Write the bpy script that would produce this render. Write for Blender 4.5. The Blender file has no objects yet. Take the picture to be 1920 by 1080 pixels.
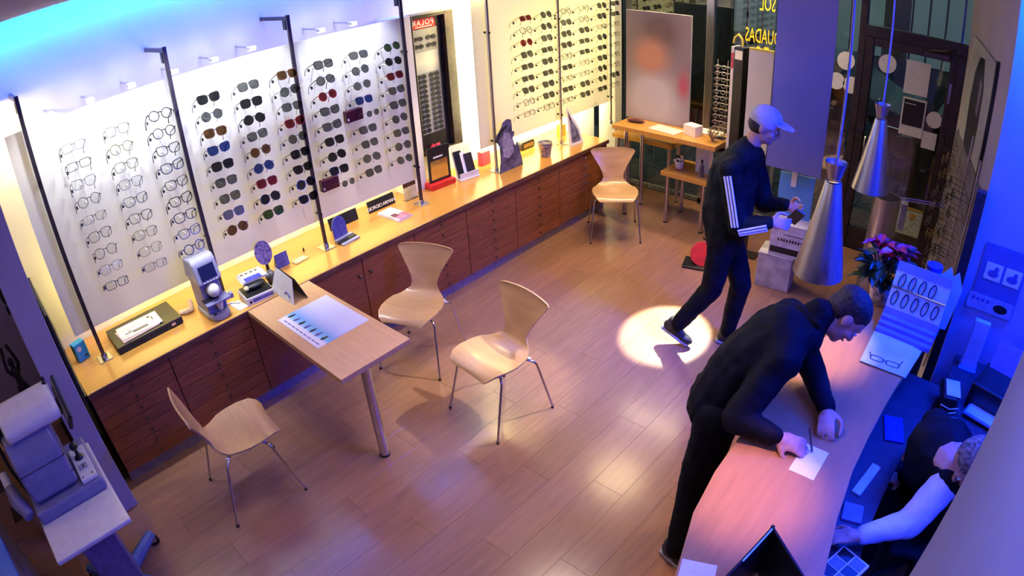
import bpy, bmesh, math, random
from mathutils import Vector, Matrix, Euler
random.seed(7)
PI = math.pi
SC = bpy.context.scene
COL = SC.collection

# ------------------------------------------------------------------ camera, world, lights, exposure
cam_data = bpy.data.cameras.new('camera')
cam_data.type = 'PANO'
cam_data.panorama_type = 'FISHEYE_LENS_POLYNOMIAL'      # wide security-camera lens: angle grows linearly with image radius
cam_data.sensor_fit = 'HORIZONTAL'
cam_data.sensor_width = 36.0
cam_data.sensor_height = 20.25
cam_data.fisheye_fov = PI
cam_data.fisheye_polynomial_k0 = 0.0
cam_data.fisheye_polynomial_k1 = -(1920.0 / 36.0) / 1230.395
cam_data.fisheye_polynomial_k2 = 0.0
cam_data.fisheye_polynomial_k3 = 0.0
cam_data.fisheye_polynomial_k4 = 0.0
cam_data.clip_start = 0.02
camera = bpy.data.objects.new('camera', cam_data)
COL.objects.link(camera)
cF = Vector((-0.5936855, 0.62108919, -0.51165002))
cR = Vector((0.74275915, 0.66757655, -0.05148198))
cU = Vector((-0.30959065, 0.41059684, 0.8576502))
camera.matrix_world = Matrix(((cR.x, cU.x, -cF.x, 4.03829), (cR.y, cU.y, -cF.y, -0.51548), (cR.z, cU.z, -cF.z, 2.81539), (0, 0, 0, 1)))
SC.camera = camera
SC.view_settings.view_transform = 'Standard'
SC.view_settings.look = 'None'
SC.view_settings.exposure = 0.0
SC.view_settings.gamma = 1.0
SC.view_settings.use_curve_mapping = False
SC.cycles.sample_clamp_indirect = 4.0
SC.cycles.caustics_reflective = False
SC.cycles.caustics_refractive = False
SC.cycles.max_bounces = 5
SC.cycles.diffuse_bounces = 3
SC.cycles.glossy_bounces = 3
SC.cycles.adaptive_threshold = 0.06

world = bpy.data.worlds.new('night')
world.use_nodes = True
world.node_tree.nodes['Background'].inputs[0].default_value = (0.30, 0.30, 0.50, 1)
world.node_tree.nodes['Background'].inputs[1].default_value = 0.05
SC.world = world

def light(name, kind, loc, power, color, target=None, along=(0, 1, 0), **kw):
    d = bpy.data.lights.new(name, kind)
    d.energy = power
    d.color = color
    for k, v in kw.items():
        setattr(d, k, v)
    o = bpy.data.objects.new(name, d)
    COL.objects.link(o)
    o.location = loc
    if target is not None:
        za = (Vector(loc) - Vector(target)).normalized()
        ya = Vector(along)
        ya = ya - za * ya.dot(za)
        ya = ya.normalized() if ya.length > 1e-3 else Vector((1, 0, 0))
        xa = ya.cross(za)
        o.rotation_euler = Matrix((xa, ya, za)).transposed().to_euler()      # size_y runs along 'along'
    return o

YELLOW = (1.0, 0.78, 0.22)
BLUE = (0.0, 0.035, 1.0)
# added room fill under the ceiling, no fittings built
for i, (x, y, p) in enumerate([(1.7, 0.6, 5), (1.8, 2.2, 14), (1.3, 3.9, 20), (2.4, 1.6, 9)]):
    light('ceiling_fill', 'AREA', (x, y, 2.84), p, (1.0, 0.72, 0.42) if y > 3 else (1.0, 0.77, 0.60) if y > 1.5 else (1.0, 0.80, 0.78), (x, y, 0), shape='DISK', size=0.60, spread=2.0)
# narrow spots aimed at the floor and the counter
light('floor_spot', 'SPOT', (1.95, 5.0, 2.60), 4200, (0.97, 1.0, 0.86), (2.14, 3.12, 0), spot_size=0.215, spot_blend=0.25, shadow_soft_size=0.03)
light('floor_spot', 'SPOT', (2.7, 3.3, 2.82), 420, (1.0, 0.97, 0.80), (1.62, 1.95, 0.3), spot_size=0.40, spot_blend=0.6, shadow_soft_size=0.03)
light('counter_spot', 'SPOT', (3.50, 1.05, 2.84), 240, (1.0, 0.50, 0.20), (3.58, 1.14, 1.0), spot_size=0.40, spot_blend=1.0, shadow_soft_size=0.05)
# blue led coves on the left and blue walls, then added unseen fills
light('cove_led', 'AREA', (-0.10, 1.5, 2.945), 140, (0.0, 0.11, 1.0), (-0.22, 1.5, 2.84), shape='RECTANGLE', size=0.05, size_y=4.6, spread=2.2)
light('wall_led', 'AREA', (4.66, 2.80, 2.80), 180, BLUE, (4.50, 2.98, 1.2), shape='RECTANGLE', size=1.0, size_y=0.10)
light('counter_fill', 'AREA', (4.34, 1.35, 2.85), 16, (0.03, 0.05, 1.0), (4.22, 1.4, 0.8), shape='RECTANGLE', size=0.10, size_y=1.3, spread=1.2)  # added, unseen: tints the counter edge and staff area blue
light('pendant_fill', 'AREA', (4.42, 2.60, 2.60), 22, BLUE, (3.45, 2.75, 1.45), shape='RECTANGLE', size=0.6, size_y=0.15, spread=0.8)  # added to turn the right sides of the pendant lamps blue
light('recess_fill', 'AREA', (5.05, 1.7, 2.80), 85, BLUE, (5.18, 1.7, 1.6), shape='RECTANGLE', size=0.10, size_y=2.2)  # added so the staff recess shows blue in the pendant lamps
light('near_wall_fill', 'AREA', (4.08, 0.15, 2.85), 5, (0.22, 0.20, 1.0), (4.12, 0.2, 0.8), shape='RECTANGLE', size=0.06, size_y=0.8, spread=1.6)  # added to wash the near wall blue-lavender
light('rear_fill', 'AREA', (2.6, -2.2, 2.6), 7, (0.85, 0.72, 1.0), (2.2, 0.8, 0.3), shape='RECTANGLE', size=2.2, size_y=0.2)  # added unseen fill from the rear for the near left corner
# back light of the two display panels, thrown against the wall behind them
for y in (0.20, 0.90, 1.60, 2.25):
    light('panel_back_light', 'AREA', (0.09, y, 1.20), 8, YELLOW, (-0.22, y, 1.20), shape='RECTANGLE', size=0.3, size_y=0.5)
for y in (3.75, 4.3, 4.85):
    for z in (1.25, 1.75, 2.25):
        light('panel_back_light', 'AREA', (0.09, y, z), 34, (1.0, 0.86, 0.42), (-0.22, y, z), shape='RECTANGLE', size=0.4, size_y=0.4)
light('window_fill', 'AREA', (1.45, 4.95, 2.83), 36, (1.0, 0.80, 0.42), (1.45, 5.15, 1.0), shape='RECTANGLE', size=1.6, size_y=0.15, spread=2.4)  # added, unseen: brightens the window lettering, poster and tables
light('niche_light', 'AREA', (0.08, 3.36, 2.35), 16, YELLOW, (-0.2, 3.36, 1.2), shape='RECTANGLE', size=0.10, size_y=0.25)
light('end_light', 'AREA', (-0.05, -0.38, 2.4), 9, YELLOW, (-0.2, -0.36, 1.2), shape='RECTANGLE', size=0.08, size_y=0.08)
light('alcove_light', 'POINT', (0.4, -1.6, 2.4), 10, (1.0, 0.62, 0.25), shadow_soft_size=0.1)
# unseen light added to make the street visible
light('street_fill', 'AREA', (1.5, 9.5, 5.0), 130, (0.75, 0.92, 1.0), (1.8, 7.0, 0.3), shape='DISK', size=0.8)

# ------------------------------------------------------------------ materials
MATS = {}
def mat(name, col, rough=0.5, metal=0.0, var=0.12, scale=20.0, stretch=(1, 1, 1), bump=0.0, coat=0.0, trans=0.0, emit=0.0, emit_col=None, col2=None, alpha=1.0, ior=1.45, spec=0.5, rnd=0.0):
    if name in MATS:
        return MATS[name]
    m = bpy.data.materials.new(name)
    m.use_nodes = True
    nt = m.node_tree
    b = nt.nodes['Principled BSDF']
    N = nt.nodes.new
    L = nt.links.new
    tc = N('ShaderNodeTexCoord')
    mp = N('ShaderNodeMapping')
    mp.inputs['Scale'].default_value = stretch
    L(tc.outputs['Object'], mp.inputs['Vector'])
    nz = N('ShaderNodeTexNoise')
    nz.inputs['Scale'].default_value = scale
    nz.inputs['Detail'].default_value = 4
    vec = mp.outputs['Vector']
    oi = None
    if rnd:
        oi = N('ShaderNodeObjectInfo')
        ad = N('ShaderNodeVectorMath'); ad.operation = 'ADD'
        sc_ = N('ShaderNodeMath'); sc_.operation = 'MULTIPLY'; sc_.inputs[1].default_value = 37.0
        L(oi.outputs['Random'], sc_.inputs[0])
        L(vec, ad.inputs[0]); L(sc_.outputs[0], ad.inputs[1])
        vec = ad.outputs[0]
    L(vec, nz.inputs['Vector'])
    rp = N('ShaderNodeValToRGB')
    c2 = col2 or tuple(max(0, c * (1 - 2.2 * var)) for c in col)
    c1 = tuple(min(1, c * (1 + var)) for c in col)
    rp.color_ramp.elements[0].position = 0.3
    rp.color_ramp.elements[1].position = 0.7
    rp.color_ramp.elements[0].color = (*c2[:3], 1)
    rp.color_ramp.elements[1].color = (*c1[:3], 1)
    L(nz.outputs['Fac'], rp.inputs['Fac'])
    out = rp.outputs['Color']
    if rnd:
        hs = N('ShaderNodeHueSaturation')
        mr = N('ShaderNodeMapRange')
        mr.inputs['To Min'].default_value = 1 - rnd; mr.inputs['To Max'].default_value = 1 + rnd
        L(oi.outputs['Random'], mr.inputs['Value']); L(mr.outputs[0], hs.inputs['Value']); L(out, hs.inputs['Color'])
        out = hs.outputs['Color']
    L(out, b.inputs['Base Color'])
    b.inputs['Roughness'].default_value = rough
    b.inputs['Metallic'].default_value = metal
    b.inputs['IOR'].default_value = ior
    b.inputs['Specular IOR Level'].default_value = spec
    b.inputs['Coat Weight'].default_value = coat
    b.inputs['Coat Roughness'].default_value = 0.15
    b.inputs['Transmission Weight'].default_value = trans
    b.inputs['Alpha'].default_value = alpha
    if emit:
        b.inputs['Emission Color'].default_value = (*(emit_col or col), 1)
        b.inputs['Emission Strength'].default_value = emit
    if bump:
        bp = N('ShaderNodeBump')
        bp.inputs['Strength'].default_value = bump
        bp.inputs['Distance'].default_value = 0.01
        L(nz.outputs['Fac'], bp.inputs['Height'])
        L(bp.outputs[0], b.inputs['Normal'])
    MATS[name] = m
    return m

def pane_mat(name, tint, refl=1.0, see=0.9):
    m = bpy.data.materials.new(name)
    m.use_nodes = True
    nt = m.node_tree
    nt.nodes.clear()
    N, L = nt.nodes.new, nt.links.new
    o = N('ShaderNodeOutputMaterial'); tr = N('ShaderNodeBsdfTransparent'); gl = N('ShaderNodeBsdfGlossy'); mx = N('ShaderNodeMixShader'); fr = N('ShaderNodeFresnel'); mu = N('ShaderNodeMath')
    mu.operation = 'MULTIPLY'; mu.inputs[1].default_value = refl
    tr.inputs[0].default_value = (*[t * see for t in tint], 1)
    gl.inputs['Roughness'].default_value = 0.02
    fr.inputs[0].default_value = 1.5
    L(fr.outputs[0], mu.inputs[0]); L(mu.outputs[0], mx.inputs[0]); L(tr.outputs[0], mx.inputs[1]); L(gl.outputs[0], mx.inputs[2]); L(mx.outputs[0], o.inputs[0])
    MATS[name] = m
    return m

def panel_mat(name, col, through):
    m = bpy.data.materials.new(name)
    m.use_nodes = True
    nt = m.node_tree
    nt.nodes.clear()
    N, L = nt.nodes.new, nt.links.new
    o = N('ShaderNodeOutputMaterial'); df = N('ShaderNodeBsdfDiffuse'); tl = N('ShaderNodeBsdfTranslucent'); mx = N('ShaderNodeMixShader'); gl = N('ShaderNodeBsdfGlossy'); m2 = N('ShaderNodeMixShader'); nz = N('ShaderNodeTexNoise'); rp = N('ShaderNodeValToRGB')
    nz.inputs['Scale'].default_value = 3.0
    rp.color_ramp.elements[0].color = (*[c * 0.94 for c in col], 1); rp.color_ramp.elements[1].color = (*col, 1)
    L(nz.outputs['Fac'], rp.inputs['Fac']); L(rp.outputs[0], df.inputs[0]); L(rp.outputs[0], tl.inputs[0])
    mx.inputs[0].default_value = through; m2.inputs[0].default_value = 0.04; gl.inputs['Roughness'].default_value = 0.2
    L(df.outputs[0], mx.inputs[1]); L(tl.outputs[0], mx.inputs[2]); L(mx.outputs[0], m2.inputs[1]); L(gl.outputs[0], m2.inputs[2]); L(m2.outputs[0], o.inputs[0])
    MATS[name] = m
    return m

def paint_mat(name, stops, axis=2, lo=0.0, hi=1.0, noise=0.15, nscale=6.0, rough=0.4, blend='LINEAR'):
    """flat print: colour bands along one object axis, softened by noise"""
    m = bpy.data.materials.new(name)
    m.use_nodes = True
    nt = m.node_tree
    b = nt.nodes['Principled BSDF']
    N, L = nt.nodes.new, nt.links.new
    tc = N('ShaderNodeTexCoord'); sp = N('ShaderNodeSeparateXYZ'); mr = N('ShaderNodeMapRange'); nz = N('ShaderNodeTexNoise'); ad = N('ShaderNodeMath'); rp = N('ShaderNodeValToRGB'); mu = N('ShaderNodeMath'); sb = N('ShaderNodeMath')
    L(tc.outputs['Object'], sp.inputs[0]); L(sp.outputs[axis], mr.inputs['Value'])
    mr.inputs['From Min'].default_value = lo; mr.inputs['From Max'].default_value = hi
    nz.inputs['Scale'].default_value = nscale; L(tc.outputs['Object'], nz.inputs['Vector'])
    sb.operation = 'SUBTRACT'; sb.inputs[1].default_value = 0.5; L(nz.outputs['Fac'], sb.inputs[0])
    mu.operation = 'MULTIPLY'; mu.inputs[1].default_value = noise; L(sb.outputs[0], mu.inputs[0])
    L(mr.outputs[0], ad.inputs[0]); L(mu.outputs[0], ad.inputs[1]); L(ad.outputs[0], rp.inputs['Fac'])
    rp.color_ramp.interpolation = blend
    els = rp.color_ramp.elements
    while len(els) < len(stops):
        els.new(0.5)
    for e, (pos, c) in zip(els, sorted(stops)):
        e.position = pos; e.color = (*c, 1)
    L(rp.outputs[0], b.inputs['Base Color'])
    b.inputs['Roughness'].default_value = rough
    MATS[name] = m
    return m

mat('floor_wood', (0.275, 0.138, 0.088), 0.26, var=0.06, scale=5, stretch=(7, 0.7, 1), rnd=0.07, coat=0.4)
mat('floor_base', (0.05, 0.03, 0.02), 0.8)
mat('counter_wood', (0.55, 0.27, 0.055), 0.22, var=0.06, scale=7, stretch=(8, 0.8, 1), coat=0.3)
mat('desk_wood', (0.56, 0.33, 0.15), 0.30, var=0.05, scale=7, stretch=(0.8, 8, 1), coat=0.2)
mat('cabinet_wood', (0.27, 0.082, 0.032), 0.38, var=0.14, scale=8, stretch=(1, 1, 9), rnd=0.10)
mat('cabinet_dark', (0.035, 0.012, 0.006), 0.6)
mat('edge_wood', (0.14, 0.05, 0.03), 0.4, var=0.2, scale=10)
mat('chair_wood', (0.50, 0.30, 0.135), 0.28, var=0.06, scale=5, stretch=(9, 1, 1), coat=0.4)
mat('chair_wood_shaded', (0.26, 0.105, 0.04), 0.32, var=0.2, scale=6, stretch=(9, 1, 1), coat=0.3)  # same wood darkened, shade on the chair's back put into the colour
mat('chair_edge', (0.52, 0.33, 0.18), 0.5)
mat('chrome', (0.62, 0.60, 0.62), 0.22, 1.0, var=0.05)
mat('brushed_steel', (0.55, 0.53, 0.56), 0.35, 1.0, var=0.08, scale=40, stretch=(1, 1, 0.1))
mat('dark_steel', (0.075, 0.060, 0.060), 0.35, 0.7, var=0.1)
mat('black', (0.012, 0.012, 0.014), 0.35, var=0.2)
mat('black_matte', (0.018, 0.018, 0.022), 0.75, var=0.2)
mat('wall_white', (0.80, 0.79, 0.76), 0.75, var=0.03, scale=3)
mat('wall_cream', (0.80, 0.78, 0.72), 0.75, var=0.03, scale=3)
mat('wall_grey', (0.46, 0.43, 0.47), 0.75, var=0.04, scale=3)
mat('wall_mauve', (0.30, 0.23, 0.26), 0.75, var=0.05, scale=3)
mat('wall_led_blue', (0.34, 0.38, 0.62), 0.7, var=0.03, scale=3)  # blue led light partly put into this wall colour
mat('ceiling_paint', (0.60, 0.58, 0.60), 0.8, var=0.02)
mat('white_plastic', (0.74, 0.73, 0.74), 0.35, var=0.04)
mat('grey_plastic', (0.32, 0.32, 0.42), 0.38, var=0.05)
mat('violet_plastic', (0.20, 0.20, 0.36), 0.40, var=0.06)
mat('paper', (0.82, 0.81, 0.80), 0.6, var=0.03)
mat('red_plastic', (0.62, 0.02, 0.02), 0.35, var=0.1)
mat('orange_wood', (0.80, 0.36, 0.04), 0.3, var=0.1)
mat('blue_card', (0.10, 0.10, 0.36), 0.4, var=0.2, scale=40)
mat('dark_frame', (0.030, 0.018, 0.020), 0.35, var=0.3)
mat('asphalt', (0.05, 0.055, 0.06), 0.85, var=0.3, scale=40)
mat('paving', (0.14, 0.13, 0.12), 0.85, var=0.3, scale=25)
pane_mat('shop_glass', (0.80, 0.90, 0.88), 3.0, 0.80)
pane_mat('clear_glass', (0.95, 0.97, 0.97), 1.0, 0.95)
panel_mat('frosted_panel', (0.86, 0.86, 0.84), 0.45)
panel_mat('lightbox_panel', (0.90, 0.88, 0.78), 0.50)

# ------------------------------------------------------------------ mesh helpers
class MB:
    def __init__(self):
        self.v = []; self.f = []
    def add(self, vs, fs):
        n = len(self.v)
        self.v += [tuple(v) for v in vs]
        self.f += [tuple(i + n for i in f) for f in fs]
        return self
    def box(self, x0, x1, y0, y1, z0, z1):
        vs = [(x0, y0, z0), (x1, y0, z0), (x1, y1, z0), (x0, y1, z0), (x0, y0, z1), (x1, y0, z1), (x1, y1, z1), (x0, y1, z1)]
        return self.add(vs, [(0, 3, 2, 1), (4, 5, 6, 7), (0, 1, 5, 4), (1, 2, 6, 5), (2, 3, 7, 6), (3, 0, 4, 7)])
    def prism(self, poly, h0, h1, M=None):
        """polygon in the local xy-plane, extruded along local z, then placed by matrix M"""
        a = sum(poly[i][0] * poly[(i + 1) % len(poly)][1] - poly[(i + 1) % len(poly)][0] * poly[i][1] for i in range(len(poly)))
        if a < 0:
            poly = poly[::-1]
        n = len(poly)
        vs = [Vector((x, y, h0)) for x, y in poly] + [Vector((x, y, h1)) for x, y in poly]
        if M is not None:
            vs = [M @ v for v in vs]
        fs = [tuple(range(n - 1, -1, -1)), tuple(range(n, 2 * n))] + [(i, (i + 1) % n, n + (i + 1) % n, n + i) for i in range(n)]
        return self.add(vs, fs)
    def tube(self, pts, r, n=8, k=1.0, side=None, round_caps=False):
        pts = [Vector(p) for p in pts]
        rs = list(r) if isinstance(r, (list, tuple)) else [r] * len(pts)
        if round_caps:
            d0 = (pts[0] - pts[1]).normalized(); d1 = (pts[-1] - pts[-2]).normalized()
            hp = [pts[0] + d0 * rs[0] * math.sin(a) for a in (1.45, 1.1, 0.6)]; hr = [rs[0] * math.cos(a) for a in (1.45, 1.1, 0.6)]
            tp = [pts[-1] + d1 * rs[-1] * math.sin(a) for a in (0.6, 1.1, 1.45)]; tr = [rs[-1] * math.cos(a) for a in (0.6, 1.1, 1.45)]
            pts = hp + pts + tp; rs = hr + rs + tr
        m = len(pts)
        tang = []
        for i in range(m):
            t = (pts[min(i + 1, m - 1)] - pts[max(i - 1, 0)])
            tang.append(t.normalized() if t.length > 1e-9 else Vector((0, 0, 1)))
        if side is not None:
            u = Vector(side)
        else:
            u = tang[0].cross(Vector((0, 0, 1)))
            if u.length < 0.05:
                u = Vector((1, 0, 0))
        vs = []
        for i in range(m):
            u = (u - tang[i] * u.dot(tang[i])).normalized()
            w = tang[i].cross(u)
            for j in range(n):
                a = 2 * PI * j / n
                vs.append(pts[i] + u * (rs[i] * k * math.cos(a)) + w * (rs[i] * math.sin(a)))
        fs = []
        for i in range(m - 1):
            for j in range(n):
                fs.append((i * n + j, i * n + (j + 1) % n, (i + 1) * n + (j + 1) % n, (i + 1) * n + j))
        fs.append(tuple(range(n - 1, -1, -1)))
        fs.append(tuple((m - 1) * n + j for j in range(n)))
        return self.add(vs, fs)
    def lathe(self, prof, n=20, c=(0, 0, 0), closed=True):
        vs = []
        for r, z in prof:
            for j in range(n):
                a = 2 * PI * j / n
                vs.append((c[0] + r * math.cos(a), c[1] + r * math.sin(a), c[2] + z))
        fs = []
        m = len(prof)
        for i in range(m - 1):
            for j in range(n):
                fs.append((i * n + j, i * n + (j + 1) % n, (i + 1) * n + (j + 1) % n, (i + 1) * n + j))
        if closed:
            fs.append(tuple(range(n - 1, -1, -1)))
            fs.append(tuple((m - 1) * n + j for j in range(n)))
        return self.add(vs, fs)
    def ell(self, c, r, axes=None, nu=14, nv=9):
        ax = axes or (Vector((1, 0, 0)), Vector((0, 1, 0)), Vector((0, 0, 1)))
        c = Vector(c)
        vs = [c + ax[2] * r[2]]
        for i in range(1, nv):
            t = PI * i / nv
            for j in range(nu):
                a = 2 * PI * j / nu
                vs.append(c + ax[0] * (r[0] * math.sin(t) * math.cos(a)) + ax[1] * (r[1] * math.sin(t) * math.sin(a)) + ax[2] * (r[2] * math.cos(t)))
        vs.append(c - ax[2] * r[2])
        fs = [(0, 1 + j, 1 + (j + 1) % nu) for j in range(nu)]
        for i in range(nv - 2):
            for j in range(nu):
                a = 1 + i * nu
                fs.append((a + j, a + nu + j, a + nu + (j + 1) % nu, a + (j + 1) % nu))
        b = 1 + (nv - 2) * nu
        fs += [(b + j, len(vs) - 1, b + (j + 1) % nu) for j in range(nu)]
        return self.add(vs, fs)
    def xf(self, M):
        self.v = [tuple(M @ Vector(v)) for v in self.v]
        return self
    def mesh(self, name, m, smooth=False, bevel=0.0, seg=2):
        me = bpy.data.meshes.new(name)
        me.from_pydata(self.v, [], self.f)
        if bevel:
            bm = bmesh.new(); bm.from_mesh(me)
            ed = [e for e in bm.edges if len(e.link_faces) == 2 and e.calc_face_angle(0) > 0.5]
            bmesh.ops.bevel(bm, geom=ed, offset=bevel, segments=seg, profile=0.5, affect='EDGES', clamp_overlap=True)
            bm.to_mesh(me); bm.free()
        if isinstance(m, str):
            m = MATS[m]
        me.materials.append(m)
        if smooth:
            me.polygons.foreach_set('use_smooth', [True] * len(me.polygons))
            try:
                me.set_sharp_from_angle(angle=0.7)
            except Exception:
                pass
        me.update()
        return me
    def build(self, name, m, parent=None, smooth=False, bevel=0.0, seg=2):
        return put(name, self.mesh(name, m, smooth, bevel, seg), parent)

def put(name, me, parent=None, loc=None, rot=None):
    o = bpy.data.objects.new(name, me)
    COL.objects.link(o)
    if parent is not None:
        o.parent = parent
    if loc is not None:
        o.location = loc
    if rot is not None:
        o.rotation_euler = rot
    return o
def tag(o, label, cat, group=None, kind=None):
    if label: o['label'] = label
    if cat: o['category'] = cat
    if group: o['group'] = group
    if kind: o['kind'] = kind
    return o
def thing(name, label, cat, loc=(0, 0, 0), rz=0.0, group=None):
    o = bpy.data.objects.new(name, None)
    o.empty_display_size = 0.05
    COL.objects.link(o)
    o.location = loc
    o.rotation_euler = (0, 0, rz)
    return tag(o, label, cat, group)
def struct(o):
    o['kind'] = 'structure'
    return o
def B(x0, x1, y0, y1, z0, z1):
    return MB().box(x0, x1, y0, y1, z0, z1)
def frame_mx(origin, xa, ya):
    xa = Vector(xa).normalized(); ya = Vector(ya); ya = (ya - xa * xa.dot(ya)).normalized(); za = xa.cross(ya)
    return Matrix(((xa.x, ya.x, za.x, origin[0]), (xa.y, ya.y, za.y, origin[1]), (xa.z, ya.z, za.z, origin[2]), (0, 0, 0, 1)))
def text_mesh(name, s, size, m, parent, M, depth=0.001, spacing=1.0):
    cu = bpy.data.curves.new(name, 'FONT')
    cu.body = s; cu.size = size; cu.extrude = depth; cu.resolution_u = 2; cu.space_character = spacing
    cu.align_x = 'CENTER'; cu.align_y = 'CENTER'
    t = bpy.data.objects.new(name, cu)
    COL.objects.link(t)
    dg = bpy.context.evaluated_depsgraph_get()
    me = bpy.data.meshes.new_from_object(t.evaluated_get(dg))
    bpy.data.objects.remove(t)
    me.transform(M)
    me.materials.clear(); me.materials.append(MATS[m])
    return put(name, me, parent)
ORD = ['first', 'second', 'third', 'fourth', 'fifth', 'sixth', 'seventh', 'eighth', 'ninth', 'tenth', 'eleventh', 'twelfth', 'thirteenth']
# ------------------------------------------------------------------ the room
floor = struct(B(-1.3, 5.3, -2.4, 5.55, -0.10, -0.012).build('floor', 'floor_base'))
for k in range(-9, 20):
    x0 = 1.575 + 0.2 * (k - 6)
    if x0 < -1.3 or x0 > 4.75:
        continue
    y = -2.4 - ((k * 0.437) % 1.0) * 1.25
    while y < 5.46:
        y1 = y + 1.25
        a, b = max(y, -2.38), min(y1, 5.46)
        hid = (x0 < 0.2 and b > -0.4)
        if b - a > 0.05 and not hid:
            c = 0.5 * (a + b)
            h = 0.5 * (b - a) - 0.0005
            o = B(-0.0996, 0.0996, -h, h, -0.012, 0.0).build('plank', 'floor_wood', floor, bevel=0.0006, seg=1)
            o.location = (x0 + 0.1, c, 0)
        y = y1
struct(B(-0.40, -0.22, -0.46, 5.47, 0, 3.05).build('wall_left', 'wall_cream'))
struct(B(-1.3, -0.9, -2.4, -0.46, 0, 3.05).build('wall_alcove', 'wall_mauve'))
struct(B(0.0, 5.3, -2.4, 5.47, 2.866, 3.05).build('ceiling', 'ceiling_paint'))
struct(B(-1.3, 0.0, -2.4, 5.47, 3.0, 3.05).build('ceiling_cove', 'ceiling_paint'))
struct(B(-1.3, 5.3, -2.5, -2.4, 0, 3.05).build('wall_rear', 'wall_grey'))
struct(B(4.08, 5.3, 3.02, 3.14, 0, 2.866).build('wall_led_blue', 'wall_led_blue'))
struct(B(4.205, 4.45, -2.4, 0.62, 0, 2.866).build('wall_near', 'wall_led_blue'))
struct(B(5.2, 5.3, -2.4, 3.02, 0, 2.866).build('wall_right', 'wall_led_blue'))
struct(MB().prism([(4.08, 3.14), (4.20, 3.14), (3.82, 5.47), (3.70, 5.47)], 0, 2.866).build('wall_slanted', 'wall_grey'))
# wing partition that ends the long counter, with a black strip for the gap's shade and a glass edge beside the worktop
struct(B(-0.9, 0.66, -0.615, -0.46, 0, 2.866).build('wall_partition', 'wall_grey', bevel=0.004))
struct(B(-0.21, 0.475, -0.448, -0.432, 0.70, 1.32).build('gap_shade_strip', 'black_matte'))
tag(B(-0.15, 0.478, -0.428, -0.420, 0.752, 1.26).build('glass_screen', 'clear_glass'), 'thin clear glass screen closing the near end of the yellow worktop', 'screen')
struct(B(4.02, 4.078, 2.96, 3.018, 0, 1.72).build('trim_2', 'dark_frame', bevel=0.004))
struct(B(-0.05, 0.165, 5.33, 5.46, 0, 2.866).build('trim_3', 'wall_cream'))

# ------------------------------------------------------------------ shop front: window, door and street
front = struct(B(-0.22, 5.0, 5.475, 5.60, 2.62, 3.05).build('wall_front', 'dark_frame'))
w1 = struct(B(0.165, 1.16, 5.500, 5.508, 0.05, 2.62).build('window_1', 'shop_glass'))
w2 = struct(B(1.24, 2.70, 5.500, 5.508, 0.05, 2.62).build('window_2', 'shop_glass'))
B(1.16, 1.24, 5.47, 5.54, 0.0, 2.62).build('window_frame', 'brushed_steel', w1, bevel=0.003)
B(0.165, 2.70, 5.47, 5.54, 0.0, 0.05).build('window_sill', 'paving', w1, bevel=0.003)
B(2.70, 2.765, 5.46, 5.55, 0.0, 2.62).build('window_frame', 'dark_frame', w2, bevel=0.003)
d1 = struct(B(2.845, 3.555, 5.500, 5.508, 0.22, 1.98).build('door_1', 'shop_glass'))
for nm, bx in (('door_stile', (2.765, 2.845, 5.465, 5.545, 0, 2.06)), ('door_stile', (3.555, 3.625, 5.465, 5.545, 0, 2.06)), ('door_rail', (2.845, 3.555, 5.47, 5.54, 1.98, 2.06)), ('door_rail', (2.845, 3.555, 5.47, 5.54, 0.0, 0.22)),
               ('transom_bar', (2.765, 3.70, 5.46, 5.55, 2.06, 2.16)), ('door_jamb', (3.625, 3.70, 5.46, 5.55, 0, 2.06))):
    B(*bx).build(nm, 'dark_frame', d1, bevel=0.004)
B(2.765, 3.70, 5.502, 5.508, 2.16, 2.62).build('transom_pane', 'shop_glass', d1)
cl = B(3.33, 3.55, 5.40, 5.46, 1.99, 2.04).build('door_closer', 'dark_steel', d1, bevel=0.004)
MB().tube([(3.36, 5.42, 2.05), (3.52, 5.30, 2.09), (3.60, 5.44, 2.10)], 0.008, 6).build('closer_arm', 'dark_steel', cl)
MB().tube([(2.88, 5.44, 0.92), (2.88, 5.42, 0.94), (2.88, 5.42, 1.12), (2.88, 5.44, 1.14)], 0.010, 8).build('door_handle', 'chrome', d1, smooth=True)
B(3.575, 3.60, 5.455, 5.463, 1.62, 1.80).build('hinge_plate', 'chrome', d1)
# stickers and notices on the glass
def disc(name, x, z, r, m, parent):
    return MB().prism([(r * math.cos(2 * PI * i / 24), r * math.sin(2 * PI * i / 24)) for i in range(24)], 0, 0.002, frame_mx((x, 5.497, z), (1, 0, 0), (0, 0, 1))).build(name, m, parent)
mat('sticker', (0.62, 0.60, 0.66), 0.6, var=0.05)
for x, z, r in ((2.593, 1.79, 0.085), (2.52, 1.585, 0.08), (2.665, 1.575, 0.08)):
    disc('round_sticker', x, z, r, 'sticker', w2)
for x, z, r in ((2.985, 1.84, 0.085), (3.485, 1.44, 0.075)):
    disc('round_sticker', x, z, r, 'sticker', d1)
def notice(x0, x1, z0, z1, m, parent, name='notice'):
    return B(x0, x1, 5.493, 5.497, z0, z1).build(name, m, parent)
notice(3.16, 3.385, 1.62, 1.92, 'sticker', d1)
nf = notice(3.17, 3.395, 1.24, 1.585, 'sticker', d1)
B(3.185, 3.38, 5.490, 5.4928, 1.335, 1.57).build('dark_print', 'black', nf)
B(3.195, 3.30, 5.488, 5.4898, 1.53, 1.536).build('print_line', 'sticker', nf)
notice(3.40, 3.535, 1.165, 1.32, 'sticker', d1)
mat('green_print', (0.42, 0.50, 0.36), 0.5, var=0.25, scale=60)
mat('ochre_print', (0.35, 0.20, 0.03), 0.5)
gb = notice(3.10, 3.56, 0.30, 0.575, 'green_print', d1, 'lower_notice')
B(3.10, 3.56, 5.490, 5.4928, 0.555, 0.575).build('yellow_band', 'ochre_print', gb)
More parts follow.
